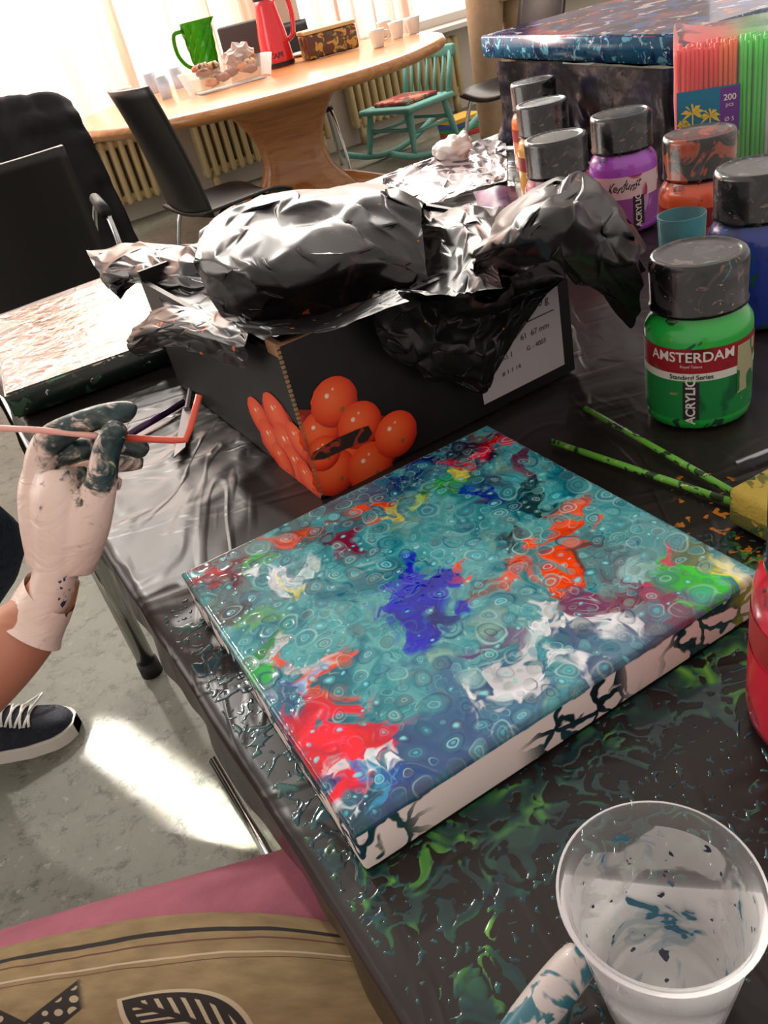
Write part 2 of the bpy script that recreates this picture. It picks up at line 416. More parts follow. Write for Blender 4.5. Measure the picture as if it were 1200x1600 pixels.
tints=[(760,1120,.075,C(60,76,132),.65),(930,1000,.05,C(92,82,132),.55),(640,1190,.05,C(54,64,116),.7),(860,930,.04,C(100,130,140),.5),(1040,860,.05,C(70,120,120),.6),(560,800,.06,C(50,84,104),.65),(470,900,.05,C(90,140,146),.5),(700,720,.06,C(34,40,80),.85),(600,760,.045,C(28,58,98),.75),(450,1120,.05,C(34,60,112),.75),(500,1240,.06,C(56,52,104),.75),(570,1290,.035,C(20,64,84),.95),(350,930,.045,C(96,76,66),.55),(400,1040,.035,C(76,124,70),.6),(1000,930,.05,C(120,66,96),.55),(880,850,.06,C(100,130,126),.5),(700,870,.05,C(90,164,168),.4),(380,870,.05,C(110,56,56),.6),(480,820,.05,C(116,84,66),.5)]
for u,v,r,cc,k in tints:
    cx,cy,_=cl(u,v); d=np.hypot(mx-cx,my-cy)/r
    blend(sst(1-d+.6*fl,.0,.7)*k,cc)
OR=C(246,84,14);BL=C(16,24,176);WH=C(232,234,238);PK=C(232,10,62);GR=C(50,190,40);MA=C(110,12,46);RD=C(184,10,30);YE=C(232,216,96);DK=C(14,24,32);NV=C(14,28,110);BR=C(120,66,54)
pat=[(655,925,.032,BL,.5),(645,960,.023,BL,.5),(690,905,.021,BL,.55),(670,985,.015,BL,.6),(605,945,.012,BL,.8),(735,930,.010,BL,.9),(620,900,.010,BL,.9),(690,955,.013,NV,.8),
(893,800,.013,OR,1.2),(880,825,.011,OR,1.2),(858,850,.012,OR,1.2),(905,870,.012,BR,1.3),(890,900,.013,OR,1.3),(835,890,.011,OR,1.3),(800,905,.008,OR,1.3),(925,815,.008,OR,1.3),(715,875,.006,OR,1.2),(770,905,.013,BR,1.3),(860,915,.009,OR,1.3),(905,860,.008,OR,1.3),(730,900,.008,OR,1.3),
(520,815,.017,BR,1.3),(560,800,.010,OR,1.3),(600,790,.009,OR,1.3),(480,830,.012,C(190,80,40),1.3),(440,845,.010,OR,1.3),(520,850,.014,C(80,40,60),1.3),(560,850,.011,MA,1.3),(580,830,.01,C(190,90,50),1.3),(620,800,.008,YE,1.3),
(330,895,.021,RD,1),(365,880,.015,C(120,20,30),1.1),(395,870,.011,GR,1.1),(350,905,.013,MA,1.1),(310,880,.01,C(200,60,50),1.1),(410,890,.012,C(60,160,110),1.1),(330,870,.014,C(110,60,50),1.1),
(440,900,.015,WH,1.8),(415,915,.011,WH,1.8),(455,920,.008,YE,1.3),(350,960,.012,C(80,60,50),1.3),(480,890,.01,C(200,220,220),1.6),
(400,1020,.017,C(60,150,70),1.2),(420,1045,.011,GR,1.2),(440,1010,.009,WH,1.5),(380,985,.013,C(90,150,90),1.3),(375,1010,.012,C(50,110,60),1.3),
(465,1030,.012,OR,1.2),(505,1045,.013,OR,1.2),(525,1070,.010,OR,1.2),(485,1035,.008,WH,1.4),(460,1055,.011,C(50,90,160),1.3),(500,1065,.008,C(150,190,230),1.3),
(690,760,.017,GR,1.2),(720,770,.012,C(60,140,60),1.3),(740,780,.013,BL,1.3),(745,800,.012,NV,1.3),(650,790,.011,C(160,190,90),1.3),(700,745,.009,YE,1.3),(770,760,.012,C(60,110,130),1.3),(660,775,.012,C(40,110,60),1.3),(620,820,.01,YE,1.4),
(720,700,.032,C(50,16,44),1.2),(780,690,.016,RD,1.3),(770,670,.014,MA,1.3),(800,695,.010,PK,1.3),(690,700,.02,C(40,26,56),1.3),(740,715,.011,PK,1.4),(650,725,.022,NV,1.3),(820,720,.014,C(110,40,70),1.3),(700,725,.010,C(200,40,50),1.3),(760,720,.012,C(40,20,50),1.3),
(805,770,.016,DK,1.4),(835,785,.014,C(20,66,50),1.4),(790,790,.010,DK,1.4),(795,845,.010,C(50,40,40),1.1),(815,795,.012,C(24,60,66),1.3),
(850,950,.010,WH,2.0),(835,985,.014,WH,2.4),(860,1010,.014,WH,2.4),(810,1010,.012,WH,2.4),(790,1050,.015,WH,2.2),(770,1075,.011,WH,2.2),(820,1075,.010,WH,2.2),(900,975,.012,WH,2.4),(940,965,.011,WH,2.3),(930,990,.010,WH,2.3),(870,1035,.011,WH,2.2),(960,970,.010,WH,2.1),(740,1010,.013,C(120,90,140),1.4),(770,1000,.012,C(100,80,120),1.4),
(905,940,.015,C(120,66,96),1.3),(990,920,.016,C(120,30,60),1.4),(1015,930,.011,C(190,30,80),1.4),(1040,940,.011,C(150,50,90),1.4),(1050,885,.015,C(70,170,70),1.2),(1080,905,.018,GR,1.1),(1110,900,.015,GR,1.1),(1130,890,.013,YE,1.2),(1150,905,.011,YE,1.2),(1060,870,.011,C(190,70,90),1.4),(1100,865,.014,C(90,110,60),1.3),(1020,890,.012,C(150,190,190),1.3),(1165,895,.01,C(240,235,200),1.2),(1120,915,.01,C(50,120,40),1.3),
(490,1130,.020,PK,.6),(530,1150,.024,PK,.6),(580,1145,.020,PK,.6),(500,1180,.024,PK,.6),(540,1195,.022,PK,.6),(480,1205,.014,PK,.7),(530,1230,.016,PK,.7),(565,1170,.019,PK,.6),(500,1105,.010,PK,.84),(600,1160,.013,PK,.7),(470,1165,.009,NV,.9),
(520,1220,.008,C(235,200,205),1.1),(540,1270,.011,C(225,230,235),1.3),(600,1195,.009,WH,1.8),(640,1200,.010,WH,1.8),(560,1210,.007,C(60,100,170),1),(500,1250,.010,NV,1),(525,1285,.012,C(120,40,90),1),(610,1235,.017,C(60,130,170),1),(640,1225,.014,C(40,80,150),1),(420,1090,.012,C(150,170,190),1.3),(570,1310,.02,C(14,60,70),.84),(540,1300,.012,C(20,60,80),.84),(640,1260,.014,C(50,60,110),1)]
sat=np.zeros_like(X)
for i,(u,v,r,cc,fe) in enumerate(pat):
    cx,cy,_=cl(u,v); k_=1.0 if fe>.85 else .6
    d=np.hypot((X*(1-k_)+mx2*k_)-cx,(Y*(1-k_)+my2*k_)-cy)/r
    if not (d<2.6).any(): continue
    sc2=1.0-d+fe*.8*fl+.4*fe*f5
    core=sst(sc2,.16,.46)*(1-.35*sst(st2,.12,.3)*(fe>.85)); fea=sst(sc2,-.5,.25)*sst(st2,.02,.2)
    m=np.maximum(core,fea*.85)*sst(2.6-d,0,.8)
    lo=np.array(cc[:3])*.74; shade=lo+(np.array(cc[:3])*1.12-lo)*sst(st,-.35,.35)[...,None]
    blend(m*.97,np.clip(shade,0,1)); sat=np.maximum(sat*(1-m*.3),m*(fe<.85))
for sd,w_,k,cc in [(31,.026,.45,C(160,208,204)),(33,.024,.45,C(18,52,100)),(37,.030,.35,C(30,100,120)),(39,.016,.35,C(124,80,92)),(41,.026,.45,C(90,176,182)),(45,.012,.5,C(222,230,226)),(47,.014,.4,C(12,60,76))]:
    s_=fbm(mx2*(20+sd%7*4),my2*(20+sd%7*4),4,sd,.6); reg=sst(fbm(X*22,Y*22,3,sd+1),.0,.4); wv_=w_*(.3+1.9*reg)
    blend((1-np.clip(np.abs(s_)/wv_,0,1))*k*reg*(1-.85*sat),cc)
ht=np.zeros_like(X); rr=random.Random(5); cells=[]
wcx=X+.0018*fbm(X*55,Y*55,2,51); wcy=Y+.0018*fbm(X*55,Y*55,2,52)
grd={}
def ok(x,y,r):
    gi,gj=int((x+.5)/.022),int((y+.5)/.022)
    for a in (-1,0,1):
        for b in (-1,0,1):
            for (p,q,s) in grd.get((gi+a,gj+b),()):
                if math.hypot(x-p,y-q)<(r+s)*1.08: return False
    grd.setdefault((gi,gj),[]).append((x,y,r)); return True
for r0_,nn_ in [(.0092,20),(.0078,40),(.0064,80),(.0052,130),(.004,200),(.0028,300),(.002,420)]:
    c0_=0
    for _ in range(nn_*6):
        x=rr.uniform(-lx/2,lx/2); y=rr.uniform(-ly/2,ly/2); r=r0_*rr.uniform(.88,1.12)
        if ok(x,y,r): cells.append((x,y,r)); c0_+=1
        if c0_>=nn_: break
for x,y,r in cells:
    i0=max(0,int((x-1.9*r+lx/2)/lx*(NC-1))); i1=min(NC,int((x+1.9*r+lx/2)/lx*(NC-1))+2)
    j0=max(0,int((y-1.9*r+ly/2)/ly*(NC-1))); j1=min(NC,int((y+1.9*r+ly/2)/ly*(NC-1))+2)
    sx=wcx[j0:j1,i0:i1]-x; sy=wcy[j0:j1,i0:i1]-y; th_=np.arctan2(sy,sx); ph=rr.uniform(0,6)
    q=np.hypot(sx,sy)/(r*(1+.11*np.sin(2*th_+ph)+.05*np.sin(3*th_+ph*2)))
    sub=col_[j0:j1,i0:i1]; loc=sub.reshape(-1,3)[np.argmin(q)]; ks=1-.8*sat[j0:j1,i0:i1]
    kind=rr.random(); vis=1 if rr.random()<.8 else .3
    cin=[C(58,140,152),C(116,126,116),C(36,82,128),C(128,194,192),C(66,168,184),C(108,92,96),C(40,112,128)][rr.randrange(7)]
    inn=np.array(cin[:3])*.55+loc*.45
    big=r>.0044
    kk=rr.uniform(.25,.65)
    m=(1-sst(q,.75,1.03))*kk*ks; sub=sub*(1-m[...,None])+inn*m[...,None]
    lt_=rr.random()<.5; arc=np.clip(.6+.4*np.cos(th_-rr.uniform(0,6.28)),0,1)
    m=sst(-np.abs(q-1.0),-.18,-.0)*rr.uniform(.3,.85)*arc*vis*ks; rc=np.array((C(170,214,210) if lt_ else C(16,58,98))[:3]); sub=sub*(1-m[...,None])+rc*m[...,None]
    if big:
        m=sst(-np.abs(q-.82),-.14,0)*rr.uniform(.1,.6)*(1-arc*.6)*vis*ks; sub=sub*(1-m[...,None])+np.array(C(30,76,102)[:3])*m[...,None]
        q2=q/ rr.uniform(.3,.5); m=sst(-np.abs(q2-1),-.28,0)*rr.uniform(.1,.75)*vis*ks; sub=sub*(1-m[...,None])+np.array((C(184,224,222) if kind<.65 else C(24,62,100))[:3])*m[...,None]
        if kind<.4:
            m=(1-sst(q,.05,.30))*.7; sub=sub*(1-m[...,None])+np.array(C(90,204,222)[:3])*m[...,None]
    elif kind<.28:
        m=(1-sst(q,.2,.7))*.85; sub=sub*(1-m[...,None])+np.array(C(140,226,236)[:3])*m[...,None]
    col_[j0:j1,i0:i1]=sub
    ht[j0:j1,i0:i1]+= r*.045*sst(-np.abs(q-.9),-.5,0)*rr.uniform(.2,1)*arc-r*.03*(1-sst(q,.1,.7))*(kind>.5)+r*.03*(1-sst(q,.0,.5))*(kind<.3)
mean_=col_.mean(-1,keepdims=True); col_=np.clip(mean_+(col_-mean_)*1.14,0.004,1)
ht+=.00034*f0+.00006*fl
edge=np.minimum(np.minimum(X+lx/2,lx/2-X),np.minimum(Y+ly/2,ly/2-Y)); 
er=np.clip(1-edge/.004,0,1); zt=ht-.004*(1-np.sqrt(np.clip(1-er**2,0,1)))
blend(sst(.006-edge+.004*fl,0,.004)*.35,C(40,80,90))
P3=np.stack([X,Y,zt],-1).reshape(-1,3); idx=np.arange(NC*NC).reshape(NC,NC)
Q=np.stack([idx[:-1,:-1],idx[:-1,1:],idx[1:,1:],idx[1:,:-1]],-1).reshape(-1,4)
g=G('poured_acrylic_paint'); g.set(color=g.attr('paint'),rough=.14,coat=.6,crough=.03,spec=.3); paintm=g.m
g=G('canvas_edge'); wv=g.vm('ADD',g.obj,g.vm('SCALE',g.vm('SUBTRACT',g.noise(g.obj,24,3)[1],(.5,.5,.5)),scale=.055))
ved=g.vor(wv,40,'DISTANCE_TO_EDGE').outputs['Distance']
sx=g.sep(g.obj)
def rng(a,b,s=.012): return g.math('MULTIPLY',g.mr(sx[0],a-s,a+s),g.mr(sx[0],b+s,b-s))
xa=lambda u,v: cl(u,v)[0]
reg=g.math('MAXIMUM',rng(-.2,xa(655,1248)),g.math('MAXIMUM',rng(xa(820,1128),xa(975,1022)),rng(xa(1040,992),.3)))
reg=g.math('MAXIMUM',reg,g.mr(g.math('ABSOLUTE',sx[1]),.142,.14))
net=g.math('MULTIPLY',g.mr(ved,.10,.06),reg)
corner=g.math('MAXIMUM',g.mr(sx[0],-.125,-.145),g.mr(sx[0],.125,.145))
solidm=g.math('MULTIPLY',g.mr(g.math('ADD',g.noise(g.vm('MULTIPLY',wv,(1,1,.5)),30,2)[0],g.math('MULTIPLY',corner,.14)),.65,.67),reg)
mm=g.math('MAXIMUM',net,solidm)
topd=g.mr(g.math('SUBTRACT',sx[2],g.math('MULTIPLY',g.noise(g.vm('MULTIPLY',g.obj,(1,1,.1)),50,3)[0],.012)),-.010,-.008); mm=g.math('MAXIMUM',mm,topd)
cdk=g.ramp(g.noise(wv,20,2)[0],[(.35,C(12,30,38)),(.6,C(20,62,74)),(.75,C(60,90,50))])
cdk=g.mix(g.mr(g.math('ADD',sx[0],g.math('MULTIPLY',g.noise(g.obj,60,2)[0],.03)),.135,.15),cdk,C(150,160,50))
g.set(color=g.mix(mm,C(232,218,212),cdk),rough=g.mr(mm,0,1,.75,.12)); g.bump(mm,.5,.002); edgem=g.m
pc=emp('painted_canvas',Vector((cen.x,cen.y,TZ)),'square canvas freshly poured in teal, pink, orange and blue acrylic cells','painting',yaw=yaw_c)
o=npmesh('paint_layer',P3,Q,col_.reshape(-1,3),paintm); o.parent=pc; o.location=(0,0,CT-TZ); o['label']='glossy wet poured paint surface'
th=CT-TZ-.001
mk('stretched_canvas',box(lx-.0006,ly-.0006,th-.0012,.003,0,0,-th/2-.001,3),edgem,pc,loc=(0,0,CT-TZ),label='white canvas edge with dark teal drips')
# ---------------------------------------------------------------- paint spill
splat=[(1040,1230,.055),(900,1180,.06),(1100,1080,.075),(980,1100,.07),(760,1400,.04),(640,1370,.04),(830,1300,.05),(1150,1020,.075),(1010,1340,.05),(860,1400,.045),(760,1480,.02),(700,1290,.05),(930,1250,.055),(1180,1140,.06),(1060,1000,.045),(780,1240,.045),(1120,1250,.04)]
splat2=[(330,1020,.03),(360,1080,.03),(400,1150,.03),(440,1230,.03),(490,1310,.03),(310,960,.02),(520,1370,.025),(430,1180,.03)]
hs_=.0009; gx=np.arange(-.26,.46,hs_); gy=np.arange(.16,.80,hs_); X,Y=np.meshgrid(gx,gy)
def dn(l):
    d_=np.zeros_like(X)
    for u,v,r in l:
        p=W(u,v,TZ); d_=np.maximum(d_,1-np.hypot(X-p.x,Y-p.y)/(1.7*r))
    return d_
d1=dn(splat); d2=dn(splat2)
lxx=(X-cen.x)*xd.x+(Y-cen.y)*xd.y; lyy=-(X-cen.x)*xd.y+(Y-cen.y)*xd.x
near=sst(.06-np.maximum(-lyy-ly/2,0),0,.06)*(lyy<0)
ax=X+.011*fbm(X*38,Y*38,2,61); ay=Y+.011*fbm(X*38,Y*38,2,62)
ridge=1-np.abs(fbm(ax*52,ay*52,2,63))*2.4
holes=sst(np.abs(fbm(ax*95,ay*95,1,73)),.0,.25)
fld=.5*ridge+.34*fbm(ax*95,ay*95,2,64)+.42*fbm(X*17,Y*17,2,69)+.25*d1+.35*near+.16*holes
thr=np.quantile(fld[d1>.12],.60)
F1=np.where(d1>.0,fld-thr-.25*sst(.25-d1,0,.25),-1)
fld2=.4*(1-np.abs(fbm(ax*60,ay*60,2,67))*2.4)+.5*fbm(ax*90,ay*90,2,66)+.35*d2; thr2=np.quantile(fld2[d2>.1],.80)
F2=np.where(d2>0,fld2-thr2-.3*sst(.2-d2,0,.2),-1)
dm=np.maximum(d1,d2*.9); sp_=fbm(X*215,Y*215,1,68); F3=np.where(dm>.02,sp_-np.quantile(sp_,.92),-1)
Fm=np.maximum(np.maximum(F1,F2),F3)
Fm=np.where((np.abs(lxx)<lx/2-.002)&(np.abs(lyy)<ly/2-.002),-1,Fm)
sS=(X-T0.x)*Ee.x+(Y-T0.y)*Ee.y
Fm=np.where(sS<.006,-1,Fm)
cf=fbm(X*13,Y*13,2,71)*.5+fbm(ax*44,ay*44,3,70,.6)*.75
sc_=nramp(cf*.5+.5,[(.2,C(12,38,42)),(.46,C(20,56,54)),(.56,C(32,80,60)),(.64,C(56,116,56)),(.74,C(90,156,62)),(.85,C(122,186,78))])
thin=sst(F1,.16,.02)[...,None]*.5
sc_=sc_*(1-thin)+np.array(C(16,38,36)[:3])*thin
tl2=(F2>F1)[...,None]|(F3>np.maximum(F1,F2))[...,None]
sc_=np.where(tl2,nramp(cf*.5+.5,[(.2,C(10,32,42)),(.5,C(20,60,70)),(.8,C(40,92,86))]),sc_)
zz=TZ-.0015+np.clip(Fm*.0035,-.0012,.00035)
keep=(Fm[:-1,:-1]>0)|(Fm[1:,:-1]>0)|(Fm[:-1,1:]>0)|(Fm[1:,1:]>0)
idx=np.arange(X.size).reshape(X.shape)
Q=np.stack([idx[:-1,:-1],idx[:-1,1:],idx[1:,1:],idx[1:,:-1]],-1)[keep]
us,inv=np.unique(Q.ravel(),return_inverse=True)
P3=np.stack([X,Y,zz],-1).reshape(-1,3)[us]
g=G('wet_spilled_paint'); g.set(color=g.attr('paint'),rough=.18,coat=.2,crough=.08)
o=npmesh('paint_spill',P3,inv.reshape(-1,4),sc_.reshape(-1,3)[us],g.m); tag(o,'wet green and teal paint drips spattered over black plastic','spilled paint',kind='stuff')
# ---------------------------------------------------------------- tomato crate
C0=W(505,778,TZ+.001); bp,bq=.31,.395; Bz=.15
q_=-De
cardb=pbr('raw_cardboard',C(150,112,78),.85,var=.15,vs=80,bump=.2,bs=300)
blackprint=pbr('black_printed_card',C(17,14,14),.45,var=.2,vs=40)
CO=C0+Ee*bp/2+q_*bq/2
crate=emp('cardboard_crate',CO,'black cardboard produce crate printed with red tomatoes','box')
Mc=Matrix(((Ee.x,q_.x,0,C0.x),(Ee.y,q_.y,0,C0.y),(0,0,1,C0.z),(0,0,0,1)))
iv=Matrix.Translation(-CO)
def cbx(x0,x1,y0,y1,z0,z1,b=0): return xf(box(x1-x0,y1-y0,z1-z0,b,(x0+x1)/2,(y0+y1)/2,(z0+z1)/2),iv@Mc)
tk=.006
bodyv=join(mi(cbx(0,bp,0,tk,0,Bz),0),mi(cbx(0,bp,bq-tk,bq,0,Bz),0),mi(cbx(0,tk,tk,bq-tk,0,Bz-.012),0),mi(cbx(bp-tk,bp,tk,bq-tk,0,Bz),0),mi(cbx(tk,bp-tk,tk,bq-tk,0,.006),1),
  mi(cbx(.0005,.12,.0005,tk-.0005,Bz,Bz+.0012),1),mi(cbx(.0005,tk-.0005,tk,.03,Bz-.012,Bz+.0012),1),
  mi(cbx(tk,.07,tk,.012,.11,Bz-.004),1))
mk('body',bodyv,[blackprint,cardb],crate,smooth=False)
fl_=[]
for k in range(34):
    z=.004+k*.0044; fl_.append(cbx(-.0025,.0005,-.0015,.0005,z,z+.0024))
mk('corrugated_edge',join(*fl_),cardb,crate,smooth=False,label='torn corrugated corner edge')
def disc(r,n=30):
    V=[Vector((0,0,0))]+[Vector((r*math.cos(2*math.pi*i/n)*(1+.03*math.sin(3*i)),r*math.sin(2*math.pi*i/n),0)) for i in range(n)]
    return V,[(0,1+i,1+(i+1)%n) for i in range(n)]
nfront=De.copy(); nleft=-Ee
g=G('tomato_print'); d=g.vm('DISTANCE',g.uv,(.44,.60,0)); d2_=g.vm('DISTANCE',g.uv,(.38,.68,0))
c=g.ramp(d,[(0,C(250,112,62)),(.25,C(246,94,44)),(.42,C(232,70,32)),(.52,C(204,48,24)),(.60,C(160,30,16))])
c=g.mix(g.mr(d2_,.06,.03),c,C(255,220,196)); c=g.mix(g.mr(g.vm('DISTANCE',g.uv,(.53,.76,0)),.035,.015),c,C(255,200,170)); c=g.mix(g.mr(g.vm('DISTANCE',g.uv,(.62,.3,0)),.06,.04),c,C(150,96,44))
g.set(color=c,rough=.4); tomm=g.m
tomd=speck('tomato_print_gaps',C(150,30,18),[(C(200,56,28),60,.5,.1),(C(60,14,10),40,.6,.08)],.4)  # dark red print filling the gaps between the tomato discs
def facepts(n,lst,ax,lab,hull,sy=1.0):
    parts=[];uvs=[]
    for i,(u,v,r) in enumerate(lst):
        p=PL(u,v,C0,n)
        dv=disc(r); dv=([Vector((q.x*sy,q.y,0)) for q in dv[0]],dv[1]); off=.0006+i*.00009
        parts.append(planar(dv,p-CO+n*off,ax,(0,0,1)))
        uvs+=[(.5+x[0]/r/2/sy,.5+x[1]/r/2) for x in dv[0]]
    J=join(*parts); o=mk('tomato_print',J,tomm,crate,label=lab,smooth=False)
    uv=o.data.uv_layers.new(name='UVMap')
    for l in o.data.loops: uv.data[l.index].uv=uvs[l.vertex_index]
    hc=(sum(h[0] for h in hull)/len(hull),sum(h[1] for h in hull)/len(hull)); hv=[PL(hc[0],hc[1],C0,n)-CO+n*.0004]+[PL(a,b,C0,n)-CO+n*.0004 for a,b in hull]; nh=len(hull)
    mk('print_backing',(hv,[(0,1+i,1+(i+1)%nh) for i in range(nh)]),tomd,crate,smooth=False)
facepts(nfront,[(545,702,.019),(500,676,.021),(522,628,.0235),(562,664,.023),(522,738,.023),(578,728,.0245),(618,678,.0235),(505,708,.017)],tuple(Ee),'printed photo of red tomatoes',[(462,640),(485,640),(500,612),(540,600),(560,640),(600,650),(640,655),(645,690),(620,710),(600,745),(560,755),(515,772),(504,772)])
facepts(nleft,[(408,655,.024),(436,655,.027),(428,692,.026),(455,704,.029),(470,735,.028),(484,750,.020),(444,720,.020),(468,690,.020)],tuple(De),'printed photo of red tomatoes',[(400,640),(415,628),(440,630),(460,662),(475,685),(496,760),(470,755),(440,735),(410,690)],1.15)
lbl=pbr('label_paper',C(195,186,192),.6); ink=pbr('ink',C(40,36,44),.6)
def onfront(p,z,off=.001):
    return C0+Ee*p+Vector((0,0,z))+nfront*off-CO
def rectf(p0,p1,z0,z1,off): return [onfront(p0,z0,off),onfront(p1,z0,off),onfront(p1,z1,off),onfront(p0,z1,off)],[(0,1,2,3)]
def onpix(u,v,off): return PL(u,v,C0,nfront)-CO+nfront*off
sm_=[(484,718),(488,706),(520,686),(556,670),(574,664),(580,676),(572,688),(540,700),(505,716)]
mk('dark_smear',([onpix(u,v,.0022) for u,v in sm_],[tuple(range(len(sm_)))]),speck('smear_brown',C(40,26,24),[(C(150,50,30),60,.56,.05)],.5),crate,smooth=False,label='dark paint smear')
pl=mk('paper_label',rectf(.19,.296,.012,.14,.001),lbl,crate,smooth=False,label='white printed paper label')
ts=[]
for s,p,z,sz in [('12 X 500 g',.258,.088,.011),('61  67 mm',.262,.062,.0085),('G - 4003',.262,.048,.007),('Kl. I',.225,.05,.008),('# 1 1 14',.228,.034,.007),('Cherry',.27,.125,.007),('Nederland',.262,.112,.006)]:
    ts.append(planar(textmesh(s,sz),onfront(p,z,.0016),tuple(Ee),(0,0,1)))
ts.append(rectf(.24,.288,.0745,.0755,.0016)); ts.append(rectf(.207,.24,.0745,.0755,.0016))
mk('lettering',join(*ts),ink,pl,smooth=False)
bt=mk('brand_tag',rectf(.112,.145,.092,.108,.001),pbr('tag_orange',C(200,100,60),.5),crate,smooth=False)
mk('lettering',planar(textmesh('Bab',.015),onfront(.13,.099,.0018),tuple(Ee),(0,0,1)),pbr('ink_white',C(235,225,220),.5),bt,smooth=False)
# ---------------------------------------------------------------- bags
g=G('black_bag_plastic')
pk=g.mr(g.noise(g.vm('ADD',g.obj,(2,1,0)),13,3,.6,.8)[0],.58,.72)
c=g.mix(g.math('MULTIPLY',pk,.2),C(24,22,23),C(150,110,112)); c=g.mix(g.mr(g.noise(g.vm('ADD',g.obj,(7,1,0)),60,2)[0],.73,.74),c,C(200,90,40))
g.set(color=c,rough=.29,spec=.42)
bagm=g.m
def RW(*pts): return [W(*p) for p in pts]
prt=[]
KF=4
prt.append(film([RW((320,365,.80),(395,325,.80),(490,305,.80),(590,300,.80),(680,330,.80)),
 RW((325,352,.925),(400,310,.94),(490,298,.94),(585,291,.935),(662,322,.92)),
 RW((310,385,.945),(380,350,.955),(460,345,.95),(560,335,.94),(660,360,.92)),
 RW((304,412,.94),(370,415,.945),(450,428,.935),(590,400,.92),(668,425,.90)),
 RW((330,460,.90),(385,475,.905),(470,480,.90),(592,450,.89),(668,455,.885)),
 RW((362,505,.875),(400,522,.875),(480,515,.87),(590,485,.87),(680,480,.87))],4,.010,1,.0012))
prt.append(film([RW((135,393,.875),(190,379,.88),(250,382,.89),(325,375,.90)),
 RW((150,420,.87),(200,408,.885),(260,412,.89),(330,410,.90)),
 RW((165,442,.855),(212,437,.87),(262,445,.875),(335,450,.885)),
 RW((188,470,.84),(222,440,.85),(275,470,.86),(345,490,.87))],KF,.012,2,.002))
prt.append(film([RW((225,500,.86),(270,478,.89),(330,480,.895),(385,500,.90)),
 RW((200,522,.85),(262,505,.885),(325,510,.893),(390,525,.897)),
 RW((198,540,.84),(262,525,.87),(330,535,.885),(385,555,.885)),
 RW((218,556,.825),(280,548,.845),(345,562,.855),(388,578,.858))],KF,.010,3,.0018))
def RF(off,*pts): return [PL(u,v,C0+nfront*off,nfront) for u,v in pts]
prt.append(film([RW((360,500,.90),(430,500,.90),(500,490,.895),(560,470,.90),(620,450,.91)),
 RW((385,520,.900),(440,512,.900),(510,508,.899),(565,485,.903),(625,460,.91)),
 RW((412,532,.901),(450,525,.902),(520,520,.902),(575,495,.904),(640,470,.91))],KF,.003,4,.0008))
prt.append(film([RW((590,450,.90),(650,455,.905),(700,468,.905),(760,470,.90),(800,440,.90)),
 RF(.016,(578,480),(630,465),(690,485),(745,495),(800,470)),
 RF(.026,(585,520),(640,530),(690,540),(745,540),(790,510)),
 RF(.024,(612,560),(655,575),(700,585),(752,590),(775,560)),
 RF(.018,(640,575),(670,592),(705,602),(755,612),(770,588))],KF,.012,5,.0016))
prt.append(film([RW((735,415,.915),(790,432,.92),(840,415,.925),(892,415,.92)),
 RF(.018,(742,450),(790,460),(840,450),(885,432)),
 RF(.014,(748,520),(775,520),(815,480),(860,455)),
 RF(.012,(752,608),(762,600),(800,545),(850,465))],KF,.006,6,.001))
prt.append(film([RW((790,350,.84),(860,290,.86),(915,288,.86),(960,330,.84),(1005,390,.80)),
 RW((775,345,.92),(855,290,.945),(910,284,.94),(965,330,.91),(1008,395,.86)),
 RW((755,385,.94),(820,345,.965),(890,325,.965),(945,375,.93),(1000,435,.87)),
 RW((738,415,.925),(800,405,.94),(868,408,.94),(935,445,.89),(1003,480,.84)),
 RW((745,430,.90),(800,440,.90),(885,432,.90),(935,465,.87),(985,515,.81))],KF,.012,7,.002))
prt.append(film([RW((600,300,.86),(670,330,.86),(730,325,.86),(800,330,.86)),
 RW((640,330,.90),(690,345,.91),(740,335,.92),(790,350,.92)),
 RW((655,390,.89),(700,385,.905),(745,375,.92),(780,385,.93)),
 RW((660,430,.88),(700,425,.90),(740,415,.91),(780,430,.92)),
 RW((650,470,.89),(700,470,.90),(740,460,.90),(790,450,.91))],KF,.012,8,.002))
prt.append(film([RW((225,430,.87),(290,400,.86),(340,380,.86)),RW((250,470,.87),(310,440,.87),(350,430,.87)),RW((268,500,.875),(330,490,.88),(380,480,.88)),RW((300,530,.87),(355,525,.885),(400,515,.89))],KF,.010,9,.002))
o=mk('garbage_bag',join(*prt),bagm,label='crumpled glossy black garbage bag draped over tomato crate',cat='plastic bag'); soften(o,2,4)
K=Vector((.594,1.35,0)); ku=Vector((-.2,.98,0)).normalized(); kw=Vector((.98,.2,0)).normalized()
def drape(u,v):
    L1,L2=.60,.60; s=u*(L1+L2)
    if s<L1: p=K+ku*(L1-s); n=-kw
    else: p=K+kw*(s-L1); n=-ku
    wv=noise.noise(Vector((s*14,v*1.5,0)))*.02+abs(noise.noise(Vector((s*30,v*4,4))))*.012
    z=TZ+.003+.165*(1-v)
    return p+n*(.012+wv*(.2+v))+Vector((0,0,z))
top=grid(lambda u,v: K+ku*.60*u+kw*.60*v+Vector((0,0,TZ+.168+.003*noise.noise(Vector((u*9,v*9,0))))),20,20)
g=G('dark_blue_sheen_plastic'); g.set(color=g.ramp(g.noise(g.obj,12,3)[0],[(.4,C(12,11,18)),(.7,C(22,24,50))]),rough=.3,spec=.5); g.bump(g.noise(g.obj,22,3)[0],.4,.01)
mk('garbage_bag',join(grid(drape,140,24),top),g.m,label='black plastic sheet wrapped over a box under a splattered canvas',cat='plastic bag')
spl=speck('splatter_reflections_top',C(26,28,84),[(C(120,70,120),10,.5,.06),(C(40,100,180),16,.54,.03),(C(224,80,60),14,.60,.02),(C(235,225,230),20,.61,.02),(C(16,50,130),30,.6,.02)],.12,.35,.35,18)  # dark splattered paint, with orange, blue and white reflections put in as specks
